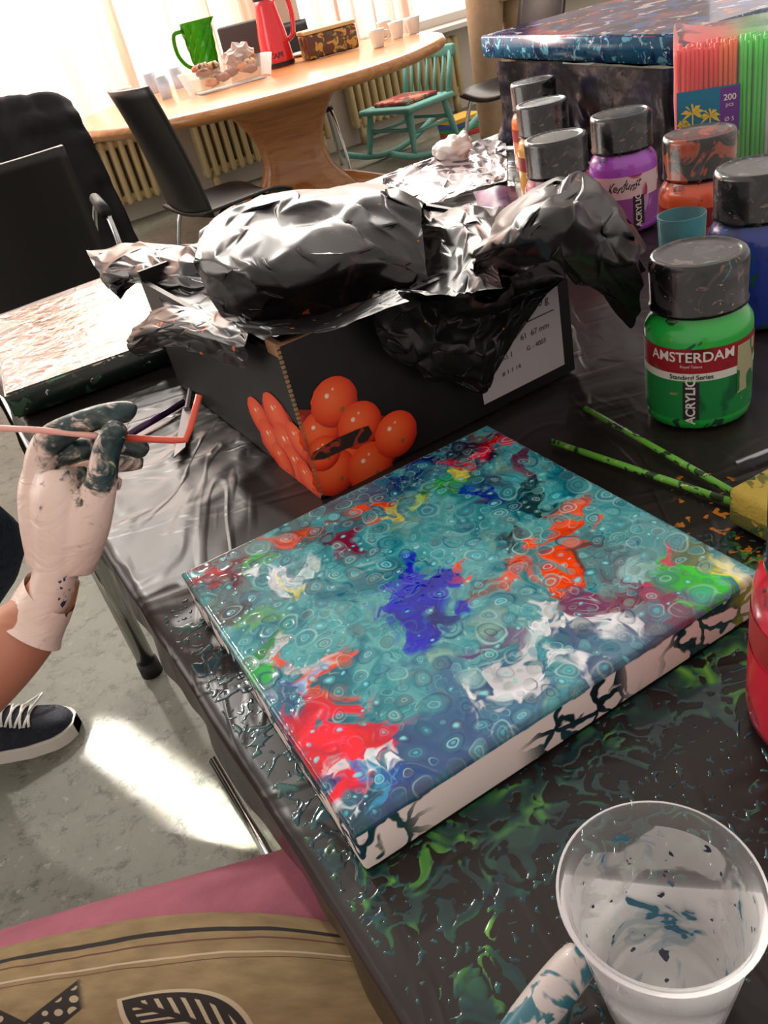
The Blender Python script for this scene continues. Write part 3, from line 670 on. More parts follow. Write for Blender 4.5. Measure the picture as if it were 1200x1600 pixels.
sps=speck('splattered_paint_side',C(26,84,116),[(C(18,46,84),22,.5,.1),(C(110,180,200),40,.56,.06),(C(225,235,240),70,.64,.03)],.25)
def canv(name,cx,cy,z0,sx,sy,h,yaw,mt,ms,lab):
    bm=bmesh.new(); bmesh.ops.create_cube(bm,size=1)
    for v in bm.verts: v.co=Vector((v.co.x*sx,v.co.y*sy,(v.co.z+.5)*h))
    bmesh.ops.bevel(bm,geom=bm.edges[:],offset=.0035,segments=3,affect='EDGES')
    me=bpy.data.meshes.new(name)
    for f in bm.faces: f.material_index=0 if f.normal.z>.45 else 1; f.smooth=abs(f.normal.z)<.99
    bm.to_mesh(me); bm.free(); me.materials.append(mt); me.materials.append(ms)
    o=bpy.data.objects.new(name,me); col.objects.link(o); o.location=(cx,cy,z0); o.rotation_euler=(0,0,yaw); return tag(o,lab,'painting')
cc=K+ku*.33+kw*.31
canv('painted_canvas',cc.x,cc.y,TZ+.172,.64,.68,.042,math.atan2(kw.y,kw.x),spl,sps,'large canvas with glossy dark paint and blue speckled edges')
g=G('metallic_wet_paint'); c=C(84,64,56)
for i,(cc_,s_,th_,so_) in enumerate([(C(34,60,44),9,.46,.08),(C(96,140,112),14,.55,.06),(C(190,160,150),22,.56,.05),(C(235,228,222),30,.60,.03),(C(120,46,40),18,.64,.05)]):
    c=g.mix(g.mr(g.noise(g.vm('ADD',g.obj,(i*1.7,i,0)),s_,3,.6,1.6)[0],th_,th_+so_),c,cc_)
c=g.mix(g.math('MULTIPLY',g.mr(g.vm('DISTANCE',g.obj,(.01,.02,.036)),.10,.01),.7),c,C(80,200,120))  # soft green glow of a reflection mixed into the paint colour
g.set(color=c,rough=.17,coat=.1,metal=.0,spec=.35); g.bump(g.noise(g.obj,26,3,.5,.8)[0],.45,.006); lt=g.m
ld=speck('dark_green_side',C(16,32,24),[(C(50,80,60),40,.58,.04),(C(190,190,180),90,.68,.02)],.35)
ux=Vector((.955,.295,0)); uy=Vector((-.295,.955,0)); lc=Vector((-.425,1.045,0))+ux*.172+uy*.185
canv('painted_canvas',lc.x,lc.y,TZ+.002,.375,.40,.036,math.atan2(.295,.955),lt,ld,'canvas with wet brown, green and white metallic paint, dark green edges')
# ---------------------------------------------------------------- paint jars
capm=speck('paint_stained_cap',C(12,12,14),[(C(52,49,51),26,.54,.06),(C(110,84,80),50,.62,.03),(C(170,140,110),110,.68,.02),(C(50,110,120),36,.67,.02)],.24,.3,.15,120)
capo=speck('orange_stained_cap',C(18,14,14),[(C(150,60,30),26,.53,.04),(C(50,46,48),40,.55,.06)],.26,.3,.15,120)
inkw=pbr('ink_pale',C(225,215,210),.5)
def jar(px,py,bodyc,lab,kind=0,cap=None,r=.0465,h=.155):
    p=W(px,py,TZ+.001); e=emp('paint_jar',p,lab,'paint jar',group='acrylic paint jars')
    ac=math.atan2(-p.y,-p.x)
    bm_=speck('jar_'+lab[:12].replace(' ','_'),bodyc,[(tuple(x*.55 for x in bodyc[:3])+(1,),18,.55,.08),(C(50,50,50),44,.65,.03),(C(30,70,60),26,.66,.02)],.25,.4)
    k=h/.155
    mk('body',lathe([(0,.0),(r-.006,0),(r-.001,.003),(r,.009),(r,.088*k),(r-.001,.094*k),(r-.005,.101*k),(r-.0095,.106*k),(r-.010,.113*k),(0,.113*k)],48),bm_,e)
    rc=r-.0045
    mk('cap',lathe([(rc-.002,.1075*k),(rc,.109*k),(rc,.112*k),(rc-.0012,.1135*k),(rc-.0005,.150*k),(rc-.0025,.1545*k),(rc-.006,.155*k),(rc-.0075,.1538*k),(rc-.012,.1535*k),(0,.1535*k)],48),cap or capm,e)
    if kind==1:
        red=speck('label_red',C(150,28,40),[(C(90,20,30),30,.6,.05),(C(60,120,60),60,.66,.02)],.4)
        wh=pbr('label_white',C(215,215,205),.4); gd=speck('label_green',C(30,130,64),[(C(20,96,56),20,.5,.1),(C(160,150,90),40,.64,.03)],.35)
        lb=mk('label',join(mi(band(r+.0004,.056,.078,ac-1.9,ac+1.9),0),mi(band(r+.0004,.049,.056,ac-1.9,ac+1.9),1),mi(band(r+.0004,.012,.049,ac-1.9,ac+1.9),2)),[red,wh,gd],e)
        mk('lettering',join(bend(textmesh('AMSTERDAM',.0125,.0002),r+.0008,ac-.12,.0705),bend(textmesh('Royal Talens',.0035),r+.0008,ac-.12,.0625)),inkw,lb,smooth=False)
        mk('lettering',join(bend(textmesh('Standard Series',.0058,.0001),r+.0008,ac-.12,.0525)),ink,lb,smooth=False)
        mk('lettering',join(bend(textmesh('ACRYLIC',.0108,.0003),r+.0012,ac-.12,.0300,True)),inkw,lb,smooth=False)
        mk('dark_panel',band(r+.0007,.0125,.048,ac-.27,ac+.03,8),ink,lb)
        mk('swatch',band(r+.0007,.03,.074,ac+.75,ac+1.3,8),speck('swatch_scribble',C(170,165,130),[(C(40,110,50),40,.5,.02),(C(150,60,60),50,.6,.02)]),lb)
    if kind==2:
        lb=mk('label',join(mi(band(r+.0004,.05,.080,ac-1.7,ac+1.7),0),mi(band(r+.0004,.012,.05,ac-1.7,ac+1.7),1)),[speck('label_pink_white',C(225,200,205),[(C(170,50,90),16,.55,.04)],.4),speck('label_lilac',C(150,80,160),[(C(190,150,200),20,.55,.05)],.4)],e)
        tx=textmesh('Kerdunst',.0145,.0001,.6); tx=([Vector((v_.x*.85,v_.y*1.25+.0022*math.sin(v_.x*300)+.10*v_.x,0)) for v_ in tx[0]],tx[1])
        mk('lettering',bend(tx,r+.0008,ac-.02,.066),ink,lb,smooth=False)
        mk('dark_panel',band(r+.0007,.0125,.052,ac+.25,ac+.6,8),ink,lb)
        mk('lettering',bend(textmesh('ACRYLIC',.0115,.0003),r+.0012,ac+.42,.032,True),inkw,lb,smooth=False)
        mk('lettering',bend(textmesh('500 ml',.007,.0001),r+.0008,ac-.7,.04),inkw,lb,smooth=False)
    if kind==3:
        mk('label',join(mi(band(r+.0004,.058,.080,ac-1.9,ac+1.9),0),mi(band(r+.0004,.012,.056,ac-1.9,ac+1.9),1)),[speck('label_red2',C(150,40,40),[(C(80,30,30),30,.6,.05)],.4),bm_],e)
    return e
jar(1090,636,C(36,172,66),'green acrylic paint jar with paint-stained black cap',1,None,.0445,.145)
jar(1176,492,C(24,50,140),'dark blue acrylic paint jar with black cap',0)
jar(1092,410,C(225,90,50),'orange acrylic paint jar with orange-stained black cap',3,capo)
jar(977,352,C(170,84,200),'purple acrylic paint jar with handwritten label',2)
jar(882,392,C(226,110,150),'pink acrylic paint jar with black cap',3)
jar(860,312,C(222,160,70),'ochre yellow acrylic paint jar with black cap',3)
jar(845,262,C(220,110,60),'light orange acrylic paint jar with black cap',3)
jar(1308,1120,C(205,40,60),'red acrylic paint jar with black cap',3)
mk('drinking_glass',lathe([(0,.002),(.020,.002),(.022,.0),(.023,.004),(.027,.085),(.0255,.085),(.0215,.006),(0,.005)],32),clear('turquoise_glass',C(170,226,230),.05,.88),loc=W(1066,446,TZ+.001),label='small turquoise transparent cup beside paint jars',cat='cup')
# ---------------------------------------------------------------- straw pack
p=W(1158,300,TZ+.001); pk=emp('straw_pack',p,'clear pack of coloured drinking straws with palm label','pack of straws')
pk.rotation_euler=(0,0,-math.atan2(p.x,p.y))
cols=[(C(255,70,66),9,'red'),(C(255,120,60),4,'orange'),(C(90,230,90),6,'green'),(C(235,235,235),3,'white'),(C(180,80,235),7,'purple')]
x=-.088
for cc,n,nm in cols:
    ps=[]
    for i in range(n):
        for j in range(7):
            ps.append(tube([(x+.003,-.022+j*.0066+random.uniform(-.001,.001),.004),(x+.003+random.uniform(-.0015,.0015),-.022+j*.0066,.205+random.uniform(-.004,.004))],.0028,8))
        x+=.0061
    mk('straws',join(*ps),pbr('straw_'+nm,cc,.35),pk,kind='stuff',label=nm+' plastic straws')
wr=clear('cellophane',(1,1,1,1),.14,.92,1.35)
def wrapf(u,v):
    a=2*math.pi*u; cx_,sy_=math.cos(a),math.sin(a)
    x_=.092*math.copysign(abs(cx_)**.25,cx_); y_=.031*math.copysign(abs(sy_)**.4,sy_); z_=.001+.232*v
    if v>.88: y_*=1-(v-.88)*6.5; z_+=.004*math.sin(a*3)
    n_=crease(Vector((x_,y_,z_)),41)*.0020
    return (x_+n_*cx_,y_-abs(n_)*(1 if sy_<0 else -1)*.8,z_)
mk('wrapper',grid(wrapf,120,60),wr,pk)
lb=mk('pack_label',box(.082,.0006,.066,0,-.046,-.0356,.122),pbr('label_teal',C(40,120,150),.4),pk,smooth=False)
pal=[]
def quad(x0,y0,x1,y1): return [Vector((x0,y0,0)),Vector((x1,y0,0)),Vector((x1,y1,0)),Vector((x0,y1,0))],[(0,1,2,3)]
for cx,cz,s in [(-.066,.126,1.0),(-.043,.119,.85),(-.078,.112,.6)]:
    pal.append(planar(quad(-.001,-.026*s,.001,.0),(cx,-.0366,cz),(1,0,0),(0,0,1)))
    for a in (-.35,.3,.9,1.57,2.2,2.85,3.5):
        L=.017*s
        V=[Vector((0,0,0)),Vector((L*.5*math.cos(a)-.002*math.sin(a),L*.5*math.sin(a)+.003,0)),Vector((L*math.cos(a),L*math.sin(a)-.004,0)),Vector((L*.5*math.cos(a)+.002*math.sin(a),L*.5*math.sin(a)-.003,0))]
        pal.append(planar((V,[(0,3,2,1)]),(cx,-.0366,cz),(1,0,0),(0,0,1)))
pal.append(planar(quad(-.041,0,.041,.006),(-.046,-.0363,.0895),(1,0,0),(0,0,1)))
mk('palm_trees',join(*pal),pbr('palm_yellow',C(225,195,80),.5),lb,smooth=False)
mk('badge',planar(quad(-.012,-.03,.012,.03),(-.018,-.0364,.123),(1,0,0),(0,0,1)),pbr('badge_purple',C(110,60,140),.5),lb,smooth=False)
mk('lettering',join(planar(textmesh('200',.011,.0002),(-.018,-.0369,.140),(1,0,0),(0,0,1)),planar(textmesh('pcs',.008),(-.018,-.0369,.131),(1,0,0),(0,0,1)),planar(textmesh('Ø 5',.008),(-.018,-.0369,.112),(1,0,0),(0,0,1))),inkw,lb,smooth=False)
# ---------------------------------------------------------------- loose things
gs=speck('green_straw_painted',C(110,186,64),[(C(30,60,30),60,.52,.03),(C(190,220,120),90,.62,.02)],.35)
def straw(a,b,r,mat,lab,z=.006):
    pa=W(a[0],a[1],TZ+z); pb=W(b[0],b[1],TZ+z); c_=(pa+pb)/2
    return mk('drinking_straw',tube([pa-c_,(pb-c_)],r,12),mat,loc=c_,label=lab,cat='drinking straw')
straw((915,638),(1158,776),.0028,gs,'green straw smeared with dark paint on the plastic',z=.0045)
straw((862,690),(1148,786),.0030,gs,'green straw coated with wet paint on the plastic',z=.0035)
straw((200,680),(288,628),.0042,pbr('purple_straw',C(60,20,70),.25,var=.4),'dark purple painted straw beside the canvas')
straw((1150,724),(1225,695),.0025,pbr('stick_metal',C(170,170,180),.3,.8),'thin grey mixing stick',z=.005)
kp=[W(272,716,TZ+.004),W(290,700,TZ+.004),W(300,640,TZ+.004),W(286,640,TZ+.004)]
mk('palette_knife',join((kp+[k+Vector((0,0,.0015)) for k in kp],[(3,2,1,0),(4,5,6,7),(0,1,5,4),(1,2,6,5),(2,3,7,6),(3,0,4,7)]),tube([W(293,640,TZ+.006),W(300,600,TZ+.006)],.004,8)),pbr('knife_grey',C(120,116,120),.35,.4),label='small grey palette knife lying on plastic',cat='palette knife',smooth=False)
p=W(1262,832,TZ+.001)
mk('sponge',xf(box(.06,.09,.032,.005,0,0,.016,3),Matrix.Rotation(.35,4,'Z')),speck('sponge_yellow',C(190,165,70),[(C(110,110,50),30,.5,.06),(C(60,90,50),60,.6,.03)],.8,0,.8,250),loc=p,label='yellow sponge stained with green paint',cat='sponge')
pw_=speck('white_tissue',C(235,228,222),[(C(200,150,150),14,.62,.05)],.6)
p=W(715,262,TZ+.001)
pr=film([RW((600,275,TZ+.02),(680,245,TZ+.03),(740,225,TZ+.03),(790,215,TZ+.01)),RW((600,300,TZ+.006),(680,275,TZ+.012),(750,260,TZ+.012),(792,250,TZ+.008)),RW((640,330,TZ+.006),(700,310,TZ+.010),(760,290,TZ+.010),(792,280,TZ+.006))],6,.008,11,.003)
o=mk('glare_film',pr,speck('sun_glare_film',C(190,180,182),[(C(60,50,60),20,.54,.05),(C(235,225,225),18,.58,.05)],.2,.4),label='pale crumpled film at end of table, coloured as sun glare on the plastic',cat='plastic film'); soften(o,1,1)  # pale film colour stands in for sun glare on the table plastic
mk('crumpled_tissue',sphere(.04,.032,.020,0,0,.020,4,.014,1.8),pw_,loc=p+Vector((0,0,.022)),label='crumpled white paper tissue on the plastic',cat='tissue',smooth=True)
pr=patch([RW((740,300,TZ+.02),(775,290,TZ+.04),(805,290,TZ+.03)),RW((745,325,TZ+.005),(780,330,TZ+.02),(812,325,TZ+.01))],12,.008,26,12)
mk('paper_scrap',pr,speck('purple_paper',C(110,60,100),[(C(60,40,60),30,.5,.05)],.5),label='crumpled purple stained paper scrap',cat='paper')
# ---------------------------------------------------------------- clear cup
p=Vector((.067,.173,TZ+.001))
g=G('cup_paint_residue'); f=g.noise(g.obj,45,3,.6,1.2)[0]; f2=g.noise(g.vm('ADD',g.obj,(4,0,0)),120,2,.6,.3)[0]
sz=g.sep(g.obj)
c=g.mix(g.mr(f,.52,.60),C(226,224,220),C(176,192,200)); c=g.mix(g.mr(f,.63,.65),c,C(50,110,135)); c=g.mix(g.mr(f2,.67,.69),c,C(30,36,66)) 
al=g.mr(g.noise(g.vm('ADD',g.obj,(9,0,0)),24,3,.6,.8)[0],.52,.46)
low=g.mr(sz[2],.035,.010)
al=g.math('MAXIMUM',g.math('MULTIPLY',al,.5),g.math('MULTIPLY',low,.75)); al=g.math('MAXIMUM',al,g.mr(f,.63,.65)); al=g.math('MAXIMUM',al,g.mr(f2,.67,.69))
g.set(color=c,rough=.25,alpha=al); resm=g.m
cup=emp('plastic_cup',p,'clear plastic cup with white and blue paint residue','cup')
mk('cup_body',lathe([(0,.003),(.023,.003),(.0245,0),(.0255,.003),(.0295,.03),(.0365,.079),(.038,.0795),(.0392,.0812),(.0388,.083),(.0375,.0835),(.0362,.082),(.0358,.079),(.0288,.03),(.0245,.0045),(0,.0045)],64),clr,cup)
mk('paint_residue',lathe([(0,.0062),(.0235,.0062),(.0248,.0075),(.0284,.03),(.0345,.072)],64),resm,cup,label='streaky white paint coating with blue specks')
a=W(905,1500,TZ+.03); b=W(790,1640,TZ+.012)
mk('paint_brush',tube([b,(a+b)/2,a,a+(a-b)*.08],[.0075,.009,.008,.003],14,4),speck('brush_mess',C(190,180,176),[(C(40,100,112),50,.5,.06),(C(200,90,60),70,.64,.02)],.4,.3),label='paint-caked white brush handle resting by the cup',cat='brush')
# ---------------------------------------------------------------- person with glove
per=emp('person',Vector((-.95,1.05,0)),'person in jeans and sneaker holding straw with gloved hand','person')
po=-per.location
def rel(p): return [Vector(v)+po for v in p[0]],p[1],(p[2] if len(p)>2 else None)
def remesh(name,parts,mat,vox,parent,label=None,sm=6):
    J=join(*parts); o=mk(name,rel(J),mat,parent,label=label)
    m=o.modifiers.new('r','REMESH'); m.mode='VOXEL'; m.voxel_size=vox; m.use_smooth_shade=True
    s=o.modifiers.new('sm','SMOOTH'); s.factor=.5; s.iterations=sm
    return o
def DD(*a): return [D(*x) for x in a]
hand=[tube(DD((62,955,.705),(78,925,.70),(90,880,.694),(94,830,.690),(92,775,.686),(88,740,.686)),[.0305,.0295,.0315,.0375,.0380,.030],36,6,sq=.60)]
hand.append(tube(DD((76,880,.697),(68,820,.691),(62,770,.688),(66,735,.686)),[.017,.019,.0175,.015],20,5))
hand.append(tube(DD((108,880,.695),(120,820,.686),(120,770,.683),(110,740,.685)),[.016,.019,.018,.015],20,5))
hand.append(tube(DD((64,760,.686),(65,714,.675),(82,684,.668),(125,662,.664),(168,648,.664),(202,643,.667),(213,645,.669)),[.0150,.0128,.0116,.0104,.0096,.0086,.004],18,6))
hand.append(tube(DD((72,768,.694),(84,730,.688),(108,708,.684),(150,698,.686),(190,694,.690),(222,703,.696),(231,707,.698)),[.0140,.0114,.0106,.0098,.0090,.0082,.004],18,6))
hand.append(tube(DD((88,778,.703),(104,750,.703),(130,734,.706),(170,724,.714),(204,722,.720),(224,724,.723)),[.0130,.0108,.0100,.0092,.0084,.005],18,6))
hand.append(tube(DD((104,796,.706),(120,774,.709),(146,759,.716),(176,755,.721),(190,757,.723)),[.0125,.0100,.0088,.0078,.005],18,6))
hand.append(tube(DD((108,875,.688),(135,818,.674),(155,764,.662),(164,716,.655),(172,688,.654),(184,668,.655),(190,660,.656)),[.023,.0195,.0138,.0113,.0110,.0094,.005],18,6))
g=G('latex_glove_paint')
def od(u,v,t): 
    q=D(u,v,t)+po; return (q.x,q.y,q.z)
dd=g.mr(g.vm('DISTANCE',g.obj,od(180,675,.68)),.085,.02)
ff=g.noise(g.obj,38,4,.7,.9)[0]
mask=g.mr(g.math('ADD',ff,g.math('MULTIPLY',dd,.32)),.62,.78)
pcx=g.ramp(g.noise(g.obj,60,3,.6,1)[0],[(.35,C(14,30,34)),(.5,C(26,62,66)),(.6,C(70,74,64)),(.66,C(110,130,110)),(.74,C(190,180,160))])
d3=g.mr(g.vm('DISTANCE',g.obj,od(118,925,.69)),.028,.008); m3=g.mr(g.math('ADD',g.noise(g.obj,110,2)[0],g.math('MULTIPLY',d3,.16)),.66,.68); m3=g.math('MULTIPLY',m3,g.mr(d3,0,.1))
c=g.mix(mask,C(236,212,198),pcx); c=g.mix(m3,c,C(36,50,100)); g.set(color=c,rough=.40,coat=.12)
hn=g.noise(g.vm('MULTIPLY',g.obj,(1,1,2.2)),20,2,.5,1.2)[0]
g.bump(g.math('ABSOLUTE',g.math('SUBTRACT',hn,.5)),.42,.006); glm=g.m
skin=speck('skin',C(196,134,106),[(C(178,114,88),14,.5,.2)],.5,0,.1,180)
remesh('latex_glove',hand,glm,.0017,per,'pale latex glove smeared with dark paint',7)
mk('glove_cuff',rel(tube(DD((46,988,.706),(52,976,.706),(62,955,.705),(78,925,.70)),[.0365,.0335,.0322,.0297],36,5,cap=False,sq=.72)),glm,per,label='loose latex glove cuff')
arm=[tube(DD((92,900,.70),(60,962,.706),(-15,1035,.715),(-130,1130,.74),(-260,1230,.78)),[.018,.0255,.036,.044,.043],28,6)]
arm.append(tube([D(-260,1230,.78),Vector((-.66,.36,.86)),Vector((-.86,.52,1.16))],[.043,.052,.06],24,5))
mk('arm',rel(join(*arm)),skin,per,label='bare forearm')
jean=speck('dark_denim',C(34,46,70),[(C(24,32,50),60,.5,.1)],.9,0,.3,400)
mk('trousers',rel(join(tube([Vector((-.93,1.22,.09)),Vector((-.87,1.20,.28)),Vector((-.655,1.17,.50)),Vector((-.77,1.02,.56)),Vector((-1.2,.72,.58))],[.055,.06,.078,.088,.10],28,5))),jean,per,label='dark blue jeans')
mk('shirt',rel(tube([Vector((-1.2,.72,.50)),Vector((-1.18,.68,.8)),Vector((-1.12,.62,1.1)),Vector((-1.1,.6,1.28))],[.17,.17,.18,.10],28,5)),pbr('shirt',C(60,60,70),.9),per,label='dark grey shirt')
sh0=W(113,1122,0.03); sh0.z=0; sdir=Vector((1,-.02,0)).normalized(); sside=Vector((-sdir.y,sdir.x,0))
def shoesec(x):
    hw=[(0,.012),(.04,.030),(.12,.043),(.3,.050),(.5,.046),(.7,.040),(.9,.036),(.97,.028),(1,.012)]
    ht=[(0,.030),(.04,.044),(.12,.054),(.3,.066),(.45,.088),(.6,.098),(.8,.096),(.95,.098),(1,.09)]
    def it(t):
        for (a,b),(c,d) in zip(t,t[1:]):
            if x<=c: 
                k=(x-a)/(c-a); return b+(d-b)*k
        return t[-1][1]
    return it(hw),it(ht)
L=.285
def upper(u,v):
    hw,h=shoesec(v); a=math.pi*u
    return sh0+po-sdir*(L*v)+sside*(hw*.97*math.copysign(abs(math.cos(a))**.75,math.cos(a)))+Vector((0,0,.024+(h-.024)*math.sin(a)**.8))
def sole(u,v):
    hw,h=shoesec(v); hw+=.004
    a=[(1,0.0),(1.0,.004),(1.0,.026),(.93,.029),(-.93,.029),(-1,.026),(-1,.004),(-1,.0),(1,0)][int(round(u*8))]
    return sh0+po-sdir*(L*v*1.02-.004)+sside*(hw*a[0])+Vector((0,0,a[1]))
sn=mk('sneaker',grid(upper,24,36),speck('navy_canvas_shoe',C(26,30,42),[(C(38,42,56),80,.5,.1)],.8,0,.3,500),per,label='navy canvas sneaker with white sole')
mk('sole',grid(sole,8,36),pbr('white_rubber',C(225,220,208),.5),sn,smooth=False)
lc_=[]
for i in range(6):
    v=.24+i*.055; v2=v+.035
    for sg in (1,-1):
        pts=[]
        for k in range(7):
            uu=.5+sg*(-.19+.38*k/6); pts.append(Vector(upper(uu,v+(v2-v)*k/6))+Vector((0,0,.0035)))
        lc_.append(tube(pts,.003,8,sq=.6))
lc_.append(tube([Vector(upper(.5,.26))+Vector((0,0,.006)),Vector(upper(.4,.22))+Vector((.01,.02,.016)),Vector(upper(.2,.25))+Vector((0,.02,.008)),Vector(upper(.4,.3))+Vector((0,0,.01))],.0025,8,5))
mk('laces',join(*lc_),white,sn)
hs=pbr('coral_straw',C(240,178,166),.3); hs2=pbr('coral_straw_end',C(226,92,70),.3)
pts=DD((-60,666,.650),(60,672,.654),(150,681,.660),(190,684,.663))
pts2=DD((190,684,.663),(272,688,.668),(290,687,.669),(297,670,.669),(311,617,.669))
mk('drinking_straw',join(mi(tube(pts,.0026,12),0),mi(tube(pts2,.0028,12),1)),[hs,hs2],label='pale pink bendy straw with red bent end held by gloved hand',cat='drinking straw')
# ---------------------------------------------------------------- lap
lp=emp('person',Vector((-.45,.2,0)),'seated person lap in pink trousers under patterned tan scarf','person')
po2=-lp.location
def rel2(p): return [Vector(v)+po2 for v in p[0]],p[1],(p[2] if len(p)>2 else None)
pink=pbr('pink_cotton',C(168,96,112),.9,var=.12,vs=30,bump=.25,bs=500)
th1=tube([Vector((-.80,.235,.54)),Vector((-.55,.265,.545)),Vector((-.35,.285,.555)),Vector((-.17,.30,.565)),Vector((-.02,.32,.57)),Vector((.05,.33,.50)),Vector((.06,.33,.28)),Vector((.04,.33,.1))],[.125,.118,.112,.100,.082,.072,.06,.05],36,6)
th2=tube([Vector((-.80,.02,.53)),Vector((-.5,.03,.53)),Vector((-.3,.06,.54)),Vector((-.12,.08,.55)),Vector((.02,.10,.56)),Vector((.07,.10,.48)),Vector((.08,.10,.28)),Vector((.06,.10,.1))],[.13,.12,.11,.095,.085,.075,.06,.05],32,6)
mk('trousers',rel2(join(th1,th2)),pink,lp,label='dusty pink trousers')
g=G('printed_scarf')
su=g.sep(g.uv); U_,V_=su[0],su[1]
wvv=g.noise(g.uv,5,3)[0]; Vw=g.math('ADD',V_,g.math('MULTIPLY',g.math('SUBTRACT',wvv,.5),.03))
c=g.ramp(g.noise(g.uv,14,3)[0],[(.3,C(128,108,76)),(.7,C(152,130,94))])
def line(p,w,cc,var=Vw):
    global c
    c=g.mix(g.mr(g.math('ABSOLUTE',g.math('SUBTRACT',var,p)),w,w*.7),c,cc)
DKc=C(46,40,38)
line(.12,.014,DKc); line(.17,.005,C(100,62,54)); line(.24,.006,C(186,168,140)); line(.27,.003,C(90,60,50))
# dark pointed leaf fanning from an upper-left tip
pu=g.math('SUBTRACT',U_,.60); pv=g.math('SUBTRACT',V_,.57)
al_=g.math('ADD',g.math('MULTIPLY',pu,.95),g.math('MULTIPLY',pv,.62))
ac_=g.math('SUBTRACT',g.math('MULTIPLY',pv,.80),g.math('MULTIPLY',pu,.85))
rad=g.math('ADD',g.math('MULTIPLY',g.math('ABSOLUTE',ac_),7.4),g.math('MULTIPLY',g.math('POWER',g.math('ABSOLUTE',al_),2.0),24))
leaf=g.mr(rad,1.0,.97); leafi=g.mr(rad,.76,.73)
c=g.mix(g.mr(rad,1.16,1.13),c,C(186,168,140)); c=g.mix(leaf,c,DKc)
vein=g.math('ABSOLUTE',g.math('SUBTRACT',g.math('FRACT',g.math('ADD',g.math('MULTIPLY',al_,20),g.math('MULTIPLY',g.math('ABSOLUTE',ac_),22))),.5))
blk=g.math('MULTIPLY',g.mr(vein,.20,.16),g.mr(g.math('ABSOLUTE',ac_),.010,.016))
c=g.mix(g.math('MULTIPLY',leafi,blk),c,C(180,164,136))
zz=g.math('ABSOLUTE',g.math('SUBTRACT',g.math('ADD',V_,g.math('MULTIPLY',g.math('PINGPONG',U_,.13),1.5)),.56))
inz=g.mr(U_,.40,.38); zb=g.math('MULTIPLY',g.mr(zz,.085,.078),inz); zi=g.math('MULTIPLY',g.mr(zz,.062,.055),inz)
c=g.mix(zb,c,DKc); vb2=g.vor(g.vm('MULTIPLY',g.uv,(30,16,1)),1,'F1',.3).outputs['Distance']; c=g.mix(g.math('MULTIPLY',zi,g.mr(vb2,.36,.32)),c,C(172,154,126))
g.set(color=c,rough=.95); g.bump(g.noise(g.uv,120,2)[0],.2,.001); scm=g.m
rows=[[(-120,1515,.668),(0,1482,.675),(120,1455,.679),(250,1432,.680),(400,1428,.678),(560,1448,.665)],
[(-120,1580,.672),(0,1540,.680),(130,1520,.683),(270,1500,.684),(420,1490,.682),(590,1500,.668)],
[(-120,1650,.665),(0,1610,.672),(140,1590,.676),(290,1570,.678),(440,1560,.674),(615,1560,.660)],
[(-120,1730,.64),(0,1690,.648),(150,1670,.652),(300,1650,.655),(460,1640,.650),(650,1630,.645)],
[(-120,1830,.62),(0,1800,.63),(150,1780,.635),(310,1760,.64),(480,1740,.64),(680,1730,.64)]]
V,Fa=patch([[W(*p) for p in r] for r in rows],12,.0018,16,20)
so=mk('scarf',rel2((V,Fa)),scm,lp,label='tan cotton scarf with dark leaf and zigzag print'); uvgrid(so,60,48); solid(so,.0015)
# ---------------------------------------------------------------- round table
RTC=Vector((-.10,5.08,0)); RR=1.04
rt=emp('round_table',RTC,'round honey-coloured wooden table with pedestal base','table')
RZ=.75
mk('tabletop',lathe([(0,.69),(RR-.045,.69),(RR-.015,.70),(RR,.72),(RR-.015,.745),(RR-.035,.75),(0,.75)],96),wood,rt)
def pedf(u,v):
    z=.10+.59*v; hw=.17+.16*(2*v-.75)**2*.9+.10*(1-v)**4; hd=.13+.02*math.cos(v*6)
    a=2*math.pi*u; ca,sa=math.cos(a),math.sin(a)
    return (.1+hw*math.copysign(abs(ca)**.45,ca),hd*math.copysign(abs(sa)**.45,sa),z)
mk('pedestal',grid(pedf,40,24),wood,rt)
def footp(ang,L_):
    d_=Vector((math.cos(ang),math.sin(ang),0)); c_=Vector((.1,0,0))
    return tube([c_+Vector((0,0,.12)),c_+d_*L_*.35+Vector((0,0,.11)),c_+d_*L_*.75+Vector((0,0,.055)),c_+d_*L_+Vector((0,0,.03))],[.10,.085,.05,.028],16,5,sq=1)
mk('foot',join(footp(0,.66),footp(math.pi,.62),footp(math.pi/2,.45),footp(-math.pi/2,.45)),wood,rt)
def RT(u,v,m=.12):
    p=W(u,v,RZ+.001); d=Vector((p.x,p.y,0)); 
    k=0
    while (d-RTC).length>RR-m and k<400:
        d=d*.99; k+=1
        if d.length<3.6: break
    if (d-RTC).length>RR-m: d=RTC+(d-RTC).normalized()*(RR-m)
    return Vector((d.x,d.y,RZ+.001))
p=RT(325,108,.12); jug=emp('pitcher',p,'green translucent faceted plastic pitcher on round table','pitcher')
g=G('green_translucent_plastic'); g.set(color=C(24,90,10),rough=.10,coat=.5)
tp=g.N.new('ShaderNodeBsdfTransparent'); tp.inputs[0].default_value=C(110,190,60)
m2=g.N.new('ShaderNodeMixShader'); m2.inputs[0].default_value=.65
g.L.new(g.b.outputs[0],m2.inputs[1]); g.L.new(tp.outputs[0],m2.inputs[2]); g.L.new(m2.outputs[0],g.N['Material Output'].inputs[0]); gg=g.m
def jugf(u,v):
    a=2*math.pi*u; z=.31*v; r=(.068+.026*v)*(1+.08*(1 if (int(round(u*20))+int(round(v*9)))%2 else -1)*(0.05<v<.95)); 
    if v>.9: r+=.03*max(0,math.cos(a))**6
    return (r*math.cos(a),r*math.sin(a),z)
mk('body',join(grid(jugf,20,9),lathe([(0,.002),(.068,.002)],20)),gg,jug,smooth=False)
